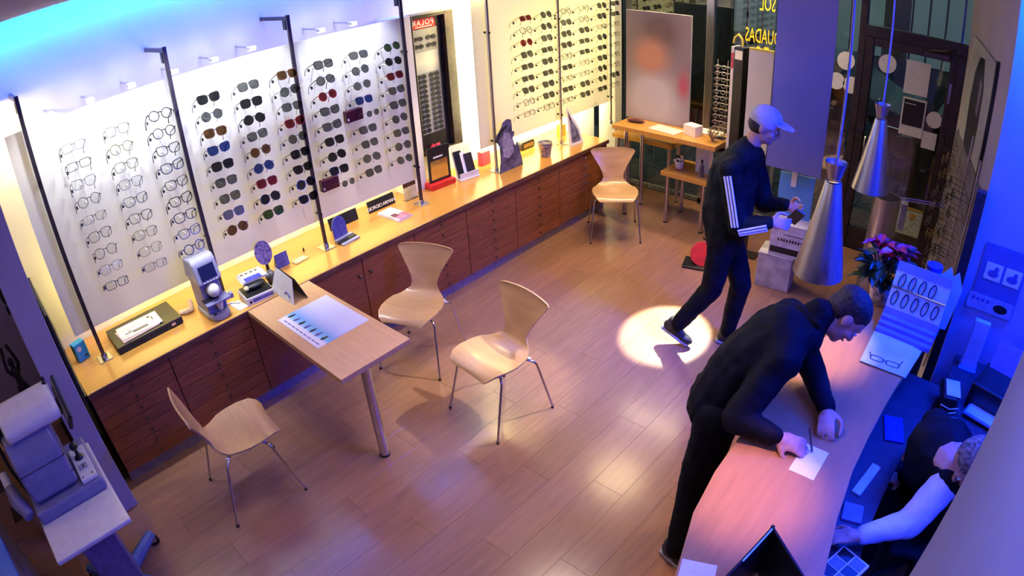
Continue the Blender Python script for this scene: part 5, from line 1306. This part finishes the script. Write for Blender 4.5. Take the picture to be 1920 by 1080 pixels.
fg.tube([(0, 0, 0.16), (0, 0, 0.22), (0, 0, 0.28)], [0.03, 0.022, 0.026], 10, round_caps=True)
fg.ell((0, 0, 0.335), (0.022, 0.020, 0.032))
fg.build('carved_body', mat('ebony', (0.012, 0.009, 0.010), 0.35), t, smooth=True)
t = thing('wall_ornament', 'dark oval ornament on the side of the grey partition', 'ornament', (0.26, -0.615, 1.42), 0)
MB().ell((0, -0.018, 0.05), (0.05, 0.018, 0.07)).build('oval', 'ebony', t, smooth=True); B(-0.02, 0.02, -0.03, 0.0, -0.08, -0.03).build('drop', 'ebony', t, bevel=0.004)
t = thing('blue_cabinet', 'flat bright blue cabinet top in the lower left corner', 'cabinet', (1.25, -1.52, 0), 0.09)
B(-0.5, 0.42, -0.30, 0.30, 0.03, 0.73).build('carcass', 'grey_plastic', t)
B(-0.52, 0.44, -0.32, 0.32, 0.73, 0.75).build('cabinet_top', mat('bright_blue', (0.08, 0.22, 0.70), 0.4, var=0.05), t, bevel=0.003)
B(-0.48, 0.40, -0.28, 0.28, 0.0, 0.03).build('plinth', 'black_matte', t)
# ------------------------------------------------------------------ people
mat('skin', (0.52, 0.28, 0.19), 0.5, var=0.08, scale=25)
mat('jacket_dark', (0.004, 0.0045, 0.008), 0.75, var=0.3, scale=14, bump=0.35, spec=0.15)
mat('trousers_dark', (0.004, 0.0045, 0.008), 0.8, var=0.3, scale=14, bump=0.35, spec=0.15)
mat('jacket_green', (0.004, 0.007, 0.009), 0.75, var=0.3, scale=12, bump=0.4, spec=0.15)
mat('shirt_pale', (0.55, 0.60, 0.75), 0.75, var=0.1, scale=12, bump=0.3)
mat('shoe_dark', (0.015, 0.015, 0.018), 0.6, var=0.3, scale=40)
mat('sole', (0.35, 0.34, 0.36), 0.7)
mat('hair_brown', (0.035, 0.022, 0.015), 0.7, var=0.4, scale=60, bump=0.6)
mat('hair_grey', (0.20, 0.16, 0.12), 0.7, var=0.4, scale=60, bump=0.6)
mat('cap_pale', (0.50, 0.52, 0.68), 0.7, var=0.08, scale=30)
mat('stripe_white', (0.75, 0.75, 0.80), 0.6, var=0.04)
mat('eye_white', (0.75, 0.73, 0.70), 0.3); mat('lip', (0.40, 0.16, 0.12), 0.5)
def V(*a): return Vector(a)
class Blob(MB):
    def cap(self, p0, p1, r0, r1, side=None, k=1.0, n=12):
        p0, p1 = Vector(p0), Vector(p1)
        q = [p0.lerp(p1, i / 4) for i in range(5)]
        return self.tube(q, [r0 + (r1 - r0) * i / 4 for i in range(5)], n, k, side, round_caps=True)
    def chain(self, pts, rs, side=None, k=1.0, n=12):
        for i in range(len(pts) - 1):
            self.cap(pts[i], pts[i + 1], rs[i], rs[i + 1], side, k, n)
        return self
    def fuse(self, name, m, parent, voxel=0.010, smooth=6, noise=0.0):
        me = bpy.data.meshes.new(name)
        me.from_pydata(self.v, [], self.f)
        o = bpy.data.objects.new(name, me)
        COL.objects.link(o)
        md = o.modifiers.new('r', 'REMESH'); md.mode = 'VOXEL'; md.voxel_size = voxel
        ms = o.modifiers.new('s', 'SMOOTH'); ms.factor = 0.5; ms.iterations = smooth
        if noise:
            tx = bpy.data.textures.new(name + '_folds', 'CLOUDS'); tx.noise_scale = 0.09; tx.noise_depth = 2
            dm = o.modifiers.new('d', 'DISPLACE'); dm.texture = tx; dm.strength = noise; dm.mid_level = 0.5
        dg = bpy.context.evaluated_depsgraph_get()
        me2 = bpy.data.meshes.new_from_object(o.evaluated_get(dg))
        bpy.data.objects.remove(o)
        me2.name = name
        me2.materials.clear(); me2.materials.append(MATS[m])
        me2.polygons.foreach_set('use_smooth', [True] * len(me2.polygons))
        return put(name, me2, parent)
def head_blob(b, c, fwd, up, s=1.0):
    f = fwd.normalized(); u = (up - f * f.dot(up)).normalized(); r = f.cross(u)
    ax = (f, r, u)
    b.ell(c + u * 0.025 * s, (0.098 * s, 0.076 * s, 0.095 * s), ax, 18, 12)          # skull
    b.ell(c + f * 0.025 * s - u * 0.045 * s, (0.068 * s, 0.060 * s, 0.070 * s), ax)  # face
    b.ell(c + f * 0.065 * s - u * 0.088 * s, (0.026 * s, 0.028 * s, 0.022 * s), ax)  # chin
    b.cap(c + f * 0.090 * s + u * 0.005 * s, c + f * 0.108 * s - u * 0.030 * s, 0.010 * s, 0.015 * s)  # nose
    b.ell(c + f * 0.083 * s + u * 0.022 * s, (0.018 * s, 0.052 * s, 0.012 * s), ax)   # brow
    for q in (-1, 1):
        b.ell(c + r * q * 0.076 * s - u * 0.010 * s - f * 0.005 * s, (0.020 * s, 0.010 * s, 0.032 * s), ax)  # ears
        b.ell(c + r * q * 0.040 * s + f * 0.060 * s - u * 0.030 * s, (0.028 * s, 0.024 * s, 0.024 * s), ax)  # cheeks
    b.cap(c + f * 0.082 * s - u * 0.058 * s - r * 0.018 * s, c + f * 0.082 * s - u * 0.058 * s + r * 0.018 * s, 0.010 * s, 0.010 * s)
    return f, r, u
def face_parts(c, f, r, u, parent, s=1.0):
    for q in (-1, 1):
        e = MB().ell(c + f * 0.084 * s + r * q * 0.031 * s, (0.012 * s, 0.013 * s, 0.008 * s), (f, r, u), 10, 7).build('eye', 'eye_white', parent, smooth=True)
        MB().ell(c + f * 0.0945 * s + r * q * 0.031 * s, (0.003 * s, 0.0055 * s, 0.0055 * s), (f, r, u), 8, 6).build('iris', 'black', e, smooth=True)
    MB().tube([c + f * 0.090 * s - u * 0.060 * s - r * 0.024 * s, c + f * 0.097 * s - u * 0.058 * s, c + f * 0.090 * s - u * 0.060 * s + r * 0.024 * s], 0.005 * s, 6).build('mouth', 'lip', parent, smooth=True)
def hand_blob(b, wrist, d, n, thumb_side, curl=0.5, spread=0.10, grip=1.0):
    """wrist point, direction of the hand, palm normal (towards the palm's face), thumb_side +1 or -1"""
    d = d.normalized(); n = (n - d * d.dot(n)).normalized(); s = d.cross(n) * thumb_side
    pc = wrist + d * 0.052
    b.ell(pc, (0.050, 0.040, 0.016), (d, s, n))
    b.ell(wrist + d * 0.075, (0.028, 0.040, 0.013), (d, s, n))
    b.cap(wrist - d * 0.03, wrist + d * 0.03, 0.026, 0.027, s, 1.15)
    for i, (off, L) in enumerate(((0.030, 0.070), (0.010, 0.080), (-0.011, 0.075), (-0.031, 0.058))):
        p = wrist + d * 0.092 + s * off
        dr = (d + s * off * spread * 20).normalized()
        pts = [p]; ang = 0.15
        for seg, l in enumerate((0.45, 0.32, 0.23)):
            ang += curl * (0.75 if seg == 0 else 0.9) * (1 + 0.12 * i)
            pts.append(pts[-1] + (dr * math.cos(ang) + n * math.sin(ang)) * L * l)
        b.chain(pts, [0.0092, 0.0086, 0.0080, 0.0070], n=8)
    p = wrist + d * 0.030 + s * 0.034
    t1 = p + (d * 0.5 + s * 0.65 + n * 0.35 * grip).normalized() * 0.040
    t2 = t1 + (d * 0.85 + s * 0.05 + n * 0.55 * grip).normalized() * 0.034
    t3 = t2 + (d * 0.9 - s * 0.35 * grip + n * 0.45 * grip).normalized() * 0.026
    b.chain([p, t1, t2, t3], [0.015, 0.0115, 0.0100, 0.0082], n=8)
    return wrist + d * 0.10 + n * 0.03
def shoe(parent, heel, toe, up, label=None):
    f = (toe - heel); L = f.length; f.normalize(); u = (up - f * f.dot(up)).normalized(); r = f.cross(u)
    so = [(-0.01, -0.030), (0.05, -0.036), (0.14, -0.040), (0.20, -0.048), (0.255, -0.036), (0.275, 0.0), (0.255, 0.036), (0.20, 0.044), (0.14, 0.036), (0.05, 0.034), (-0.01, 0.028), (-0.022, 0.0)]
    k = L / 0.275
    M = Matrix(((f.x, r.x, u.x, heel.x), (f.y, r.y, u.y, heel.y), (f.z, r.z, u.z, heel.z), (0, 0, 0, 1)))
    b = Blob()
    b.ell(heel + f * 0.05 * k + u * 0.050, (0.062, 0.037, 0.048), (f, r, u)); b.ell(heel + f * 0.12 * k + u * 0.045, (0.075, 0.039, 0.042), (f, r, u)); b.ell(heel + f * 0.205 * k + u * 0.034, (0.070, 0.043, 0.030), (f, r, u))
    b.cap(heel + f * 0.055 * k + u * 0.06, heel + f * 0.045 * k + u * 0.10, 0.042, 0.046)
    o = b.fuse('shoe', 'shoe_dark', parent, 0.008, 4)
    MB().prism([(x * k, y) for x, y in so], 0.0, 0.018, M).build('sole', 'sole', o, bevel=0.004)
    lc = MB()
    for i in range(4):
        p = heel + f * (0.10 + 0.026 * i) * k + u * (0.083 - 0.008 * i)
        lc.tube([p - r * 0.022, p + u * 0.006, p + r * 0.022], 0.0028, 5)
    lc.build('laces', 'stripe_white', o)
    return o
UP = V(0, 0, 1)

# --- walking person -------------------------------------------------
P = thing('person', 'person in a dark tracksuit with white sleeve stripes walking by the tables', 'person', (2.42, 3.16, 0))
Pi = P.matrix_world.copy()
class Off:
    pass
def W(x, y, z): return V(x - 2.42, y - 3.16, z)
dv = V(0.958, 0.287, 0); sv = V(0.287, -0.958, 0)
pel = W(2.49, 3.18, 0.94); chest = W(2.51, 3.19, 1.28); neck = W(2.57, 3.205, 1.50); hc = W(2.665, 3.232, 1.685)
hipR, hipL = pel + sv * 0.09, pel - sv * 0.09
knR, anR = W(2.475, 3.09, 0.52), W(2.275, 3.03, 0.185)
knL, anL = W(2.61, 3.285, 0.52), W(2.565, 3.27, 0.11)
shR, shL = W(2.545, 3.03, 1.42), W(2.56, 3.37, 1.42)
elR, wrR = W(2.64, 3.02, 1.07), W(2.83, 3.06, 1.135)
elL, wrL = W(2.66, 3.40, 1.10), W(2.84, 3.34, 1.16)
headf = (dv * 0.95 - UP * 0.30)
b = Blob()
f_, r_, u_ = head_blob(b, hc, headf, UP)
b.cap(neck - UP * 0.04, hc - u_ * 0.06 - f_ * 0.02, 0.058, 0.054)
b.chain([pel, chest, neck - UP * 0.10], [0.10, 0.10, 0.065], sv, 1.2)
for sh, el, wr in ((shR, elR, wrR), (shL, elL, wrL)):
    b.chain([sh, el, wr], [0.050, 0.040, 0.028])
for hp, kn, an in ((hipR, knR, anR), (hipL, knL, anL)):
    b.chain([hp, kn, an], [0.078, 0.054, 0.038])
hand_blob(b, wrR, (V(0.30, 0.06, 0.03)), V(0.1, 0.9, -0.3), 1, 0.55)
hand_blob(b, wrL, (V(0.30, -0.04, 0.0)), V(0.0, -0.9, 0.3), -1, 0.55)
body = b.fuse('body', 'skin', P, 0.0065, 3)
face_parts(hc, f_, r_, u_, P)
b = Blob()
b.chain([pel + UP * 0.0, W(2.50, 3.185, 1.12), W(2.50, 3.187, 1.33), W(2.545, 3.195, 1.45)], [0.150, 0.165, 0.160, 0.115], sv, 1.20)
b.cap(W(2.43, 3.16, 1.02), W(2.45, 3.17, 1.32), 0.11, 0.11, sv, 1.2)
b.cap(neck - UP * 0.06, neck + UP * 0.02 + dv * 0.01, 0.088, 0.080)
for sh, el, wr in ((shR, elR, wrR), (shL, elL, wrL)):
    b.chain([sh, el, wr - (wr - el).normalized() * 0.005], [0.078, 0.068, 0.044])
    b.cap(sh, neck - UP * 0.07, 0.080, 0.09)
b.cap(pel - UP * 0.06, pel - UP * 0.08, 0.135, 0.132, sv, 1.25)
jk = b.fuse('jacket', 'jacket_green', P, 0.0105, 5, 0.022)
b = Blob()
b.chain([pel, pel - UP * 0.06], [0.125, 0.125], sv, 1.2)
for hp, kn, an in ((hipR, knR, anR), (hipL, knL, anL)):
    b.chain([hp - UP * 0.02, kn, an], [0.100, 0.078, 0.058])
b.fuse('trousers', 'trousers_dark', P, 0.0105, 5, 0.014)
shoe(P, W(2.160, 3.010, 0.118), W(2.36, 3.065, 0.008), V(0.45, 0.1, 0.9))
shoe(P, W(2.505, 3.25, 0.004), W(2.765, 3.33, 0.004), UP)
# three stripes down the sleeve
for k in (-1, 0, 1):
    for (p0, p1, r0, r1) in ((shR, elR, 0.084, 0.074), (elR, wrR, 0.071, 0.050)):
        ax = (p1 - p0).normalized()
        o_ = (sv * 1.0 + dv * 0.15); o_ = (o_ - ax * o_.dot(ax)).normalized(); q_ = ax.cross(o_)
        pts = []
        for i in range(9):
            tt = 0.06 + 0.9 * i / 8
            rr = r0 + (r1 - r0) * tt
            a = k * 0.26 * 0.07 / rr + 0.25
            pts.append(p0.lerp(p1, tt) + (o_ * math.cos(a) + q_ * math.sin(a)) * (rr + 0.004))
        MB().tube(pts, 0.007, 6, k=0.8).build('sleeve_stripe', 'stripe_white', jk, smooth=True)
b = Blob()
b.ell(hc + u_ * 0.045 - f_ * 0.004, (0.108, 0.086, 0.085), (f_, r_, u_), 18, 12)
cp = b.fuse('cap', 'cap_pale', P, 0.009, 4)
MB().prism([(0.0, -0.075), (0.06, -0.07), (0.105, -0.045), (0.118, 0), (0.105, 0.045), (0.06, 0.07), (0.0, 0.075)], 0, 0.006, Matrix(((f_.x, r_.x, u_.x, (hc + u_ * 0.045 + f_ * 0.07).x), (f_.y, r_.y, u_.y, (hc + u_ * 0.045 + f_ * 0.07).y), (f_.z, r_.z, u_.z, (hc + u_ * 0.045 + f_ * 0.07).z), (0, 0, 0, 1)))).build('cap_peak', 'cap_pale', cp, bevel=0.002)
b = Blob(); b.ell(hc - f_ * 0.030 - u_ * 0.004, (0.076, 0.0775, 0.070), (f_, r_, u_)); b.fuse('hair', 'hair_brown', P, 0.009, 3)
ph = tag(B(-0.036, 0.036, -0.005, 0.005, -0.07, 0.07).build('phone', 'black', None, bevel=0.004), 'black phone held by the walking person', 'phone')
ph.location = (2.955, 3.20, 1.16); ph.rotation_euler = (0.5, 0.5, 0.3)

# --- bending person -------------------------------------------------
P = thing('person', 'person in dark clothes bending over the counter to write', 'person', (3.22, 1.45, 0))
def W(x, y, z): return V(x - 3.22, y - 1.45, z)
pel = W(3.225, 1.585, 0.95); mid = W(3.29, 1.645, 1.16); chest = W(3.40, 1.735, 1.285); neck = W(3.515, 1.835, 1.355); hc = W(3.625, 1.915, 1.375)
sp = (neck - pel).normalized(); sd = V(0.55, -0.835, 0)
hipR, hipL = pel + sd * 0.09, pel - sd * 0.09
knR, anR = W(3.235, 1.475, 0.50), W(3.255, 1.385, 0.11)
knL, anL = W(3.215, 1.64, 0.50), W(3.195, 1.60, 0.11)
shR, shL = W(3.475, 1.60, 1.265), W(3.385, 1.895, 1.285)
elR, wrR = W(3.395, 1.385, 1.075), W(3.575, 1.405, 1.05)
elL, wrL = W(3.545, 1.855, 1.10), W(3.695, 1.685, 1.05)
headf = V(0.52, 0.10, -0.72)
hu = V(0.70, 0.45, 0.52)
b = Blob()
f_, r_, u_ = head_blob(b, hc, headf, hu)
b.cap(neck - sp * 0.05, hc - u_ * 0.055 - f_ * 0.02, 0.058, 0.054)
b.chain([pel - UP * 0.02, mid - UP * 0.02, chest - UP * 0.015, neck - sp * 0.09], [0.095, 0.092, 0.10, 0.075], sd, 1.2)
for sh, el, wr in ((shR, elR, wrR), (shL, elL, wrL)):
    b.chain([sh, el, wr], [0.050, 0.040, 0.028])
for hp, kn, an in ((hipR, knR, anR), (hipL, knL, anL)):
    b.chain([hp, kn, an], [0.080, 0.055, 0.040])
hand_blob(b, wrR, V(0.30, 0.06, -0.03), V(0.05, 0.5, -0.8), -1, 0.42)
hand_blob(b, wrL, V(0.10, -0.30, -0.02), V(0.1, 0.25, -0.85), 1, 0.50)
b.fuse('body', 'skin', P, 0.0065, 3)
face_parts(hc, f_, r_, u_, P)
b = Blob()
b.chain([pel - sp * 0.02 + UP * -0.02, mid - UP * 0.02, chest - UP * 0.015, neck - sp * 0.09], [0.122, 0.122, 0.132, 0.105], sd, 1.26)
b.cap(neck - sp * 0.05, neck + sp * 0.02, 0.082, 0.074)
for sh, el, wr in ((shR, elR, wrR), (shL, elL, wrL)):
    b.chain([sh, el, wr - (wr - el).normalized() * 0.012], [0.078, 0.062, 0.045])
    b.cap(sh, chest + sp * 0.03, 0.085, 0.11)
jk = b.fuse('jacket', 'jacket_dark', P, 0.0105, 5, 0.016)
cl = Blob(); cl.chain([neck + r_ * 0.07 - sp * 0.0, neck - sp * 0.04 - f_ * 0.07, neck - r_ * 0.07], [0.026, 0.030, 0.026]); cl.fuse('collar', 'jacket_dark', jk, 0.009, 3)
b = Blob()
b.chain([pel - UP * 0.02, pel - UP * 0.08], [0.118, 0.115], sd, 1.22)
for hp, kn, an in ((hipR, knR, anR), (hipL, knL, anL)):
    b.chain([hp - UP * 0.02, kn, an], [0.105, 0.080, 0.062])
b.fuse('trousers', 'trousers_dark', P, 0.0105, 5, 0.014)
shoe(P, W(3.175, 1.40, 0.004), W(3.43, 1.35, 0.004), UP)
shoe(P, W(3.12, 1.61, 0.004), W(3.375, 1.64, 0.004), UP)
b = Blob()
b.ell(hc + u_ * 0.045 - f_ * 0.012, (0.102, 0.084, 0.082), (f_, r_, u_), 18, 12); b.ell(hc - f_ * 0.045 + u_ * 0.0, (0.060, 0.074, 0.070), (f_, r_, u_))
b.fuse('hair', 'hair_brown', P, 0.008, 3, 0.010)
pen = tag(MB().tube([(3.722, 1.462, 1.008), (3.690, 1.436, 1.128)], 0.0045, 8, round_caps=True).build('pen', 'black', None), 'black pen in the right hand of the bending person', 'pen')

# --- seated staff member --------------------------------------------
P = thing('person', 'seated staff member in a dark vest and pale sleeves behind the counter', 'person', (4.30, 1.85, 0))
def W(x, y, z): return V(x - 4.30, y - 1.85, z)
pel = W(4.36, 2.00, 0.52); mid = W(4.28, 1.93, 0.76); chest = W(4.22, 1.81, 0.95); neck = W(4.29, 1.67, 1.07); hc = W(4.375, 1.60, 1.15)
sd = V(0.30, -0.95, 0)
fwd = V(-0.95, -0.30, 0)
shN, shF = W(4.295, 1.63, 1.00), W(4.17, 1.96, 0.98)
elN, wrN = W(4.215, 1.475, 0.845), W(4.035, 1.33, 0.815)
elF, wrF = W(4.24, 2.08, 0.74), W(4.13, 1.96, 0.62)
headf = (fwd * 0.8 - UP * 0.6)
b = Blob()
f_, r_, u_ = head_blob(b, hc, headf, UP)
b.cap(neck - UP * 0.03, hc - u_ * 0.06, 0.055, 0.052)
b.chain([pel, mid, chest, neck - UP * 0.05], [0.12, 0.105, 0.11, 0.085], sd, 1.25)
for sh, el, wr in ((shN, elN, wrN), (shF, elF, wrF)):
    b.chain([sh, el, wr], [0.048, 0.038, 0.027])
kneeN, kneeF = W(4.06, 1.86, 0.53), W(4.04, 2.06, 0.53)
for s, kn in ((0.09, kneeN), (-0.09, kneeF)):
    b.chain([pel + sd * s, kn, kn + V(0.05, 0, -0.42)], [0.078, 0.055, 0.038])
hand_blob(b, wrN, V(-0.3, -0.16, -0.04), V(0.05, 0.0, -1), -1, 0.35)
hand_blob(b, wrF, V(-0.3, -0.1, -0.02), V(0.05, 0.0, -1), 1, 0.35)
b.fuse('body', 'skin', P, 0.0065, 3)
face_parts(hc, f_, r_, u_, P)
b = Blob()
for sh, el, wr in ((shN, elN, wrN), (shF, elF, wrF)):
    b.chain([sh, el, wr - (wr - el).normalized() * 0.03], [0.075, 0.062, 0.042])
b.chain([chest, neck - UP * 0.05], [0.115, 0.075], sd, 1.2)
sh_ = b.fuse('shirt', 'shirt_pale', P, 0.0105, 5, 0.014)
b = Blob()
b.chain([pel, mid, chest, neck - UP * 0.07], [0.150, 0.150, 0.150, 0.085], sd, 1.25); b.cap(shF, elF, 0.082, 0.07); b.cap(elF, wrF, 0.07, 0.05); b.cap(shN, chest, 0.079, 0.11)
b.fuse('vest', 'jacket_dark', P, 0.0105, 5, 0.012)
b = Blob()
for s, kn in ((0.09, kneeN), (-0.09, kneeF)):
    b.chain([pel + sd * s, kn, kn + V(0.05, 0, -0.40)], [0.100, 0.080, 0.060])
b.fuse('trousers', 'trousers_dark', P, 0.0105, 5, 0.01)
shoe(P, W(4.15, 1.88, 0.004), W(3.96, 1.78, 0.004), UP) if False else None
for kn in (kneeN, kneeF):
    hl = V(kn.x + 0.075, kn.y + 0.01, 0.004); shoe(P, hl, hl + V(-0.25, -0.05, 0), UP)
b = Blob(); b.ell(hc + u_ * 0.045 - f_ * 0.012, (0.100, 0.083, 0.080), (f_, r_, u_), 18, 12); b.ell(hc - f_ * 0.05, (0.058, 0.073, 0.070), (f_, r_, u_)); b.fuse('hair', 'hair_grey', P, 0.009, 3, 0.01)
t = thing('office_chair', 'dark office chair under the seated staff member', 'chair', (4.36, 2.02, 0), 0.3)
B(-0.22, 0.22, -0.21, 0.21, 0.30, 0.36).build('seat', 'black_matte', t, bevel=0.03, seg=3)
MB().tube([(0, 0, 0.06), (0, 0, 0.30)], 0.03, 12).build('gas_column', 'dark_steel', t)
B(0.23, 0.28, -0.18, 0.18, 0.45, 0.85).build('backrest', 'black_matte', t, bevel=0.02, seg=3)
MB().tube([(0.1, 0, 0.31), (0.25, 0, 0.33), (0.255, 0, 0.5)], 0.015, 8).build('back_arm', 'dark_steel', t)
for i in range(5):
    a = 2 * PI * i / 5
    lg = MB().tube([(0, 0, 0.08), (0.26 * math.cos(a), 0.26 * math.sin(a), 0.06)], [0.025, 0.016], 8).build('base_spoke', 'dark_steel', t)
    MB().tube([(0.26 * math.cos(a) - 0.01, 0.26 * math.sin(a), 0.026), (0.26 * math.cos(a) + 0.01, 0.26 * math.sin(a), 0.026)], 0.026, 10).build('caster', 'black', lg)
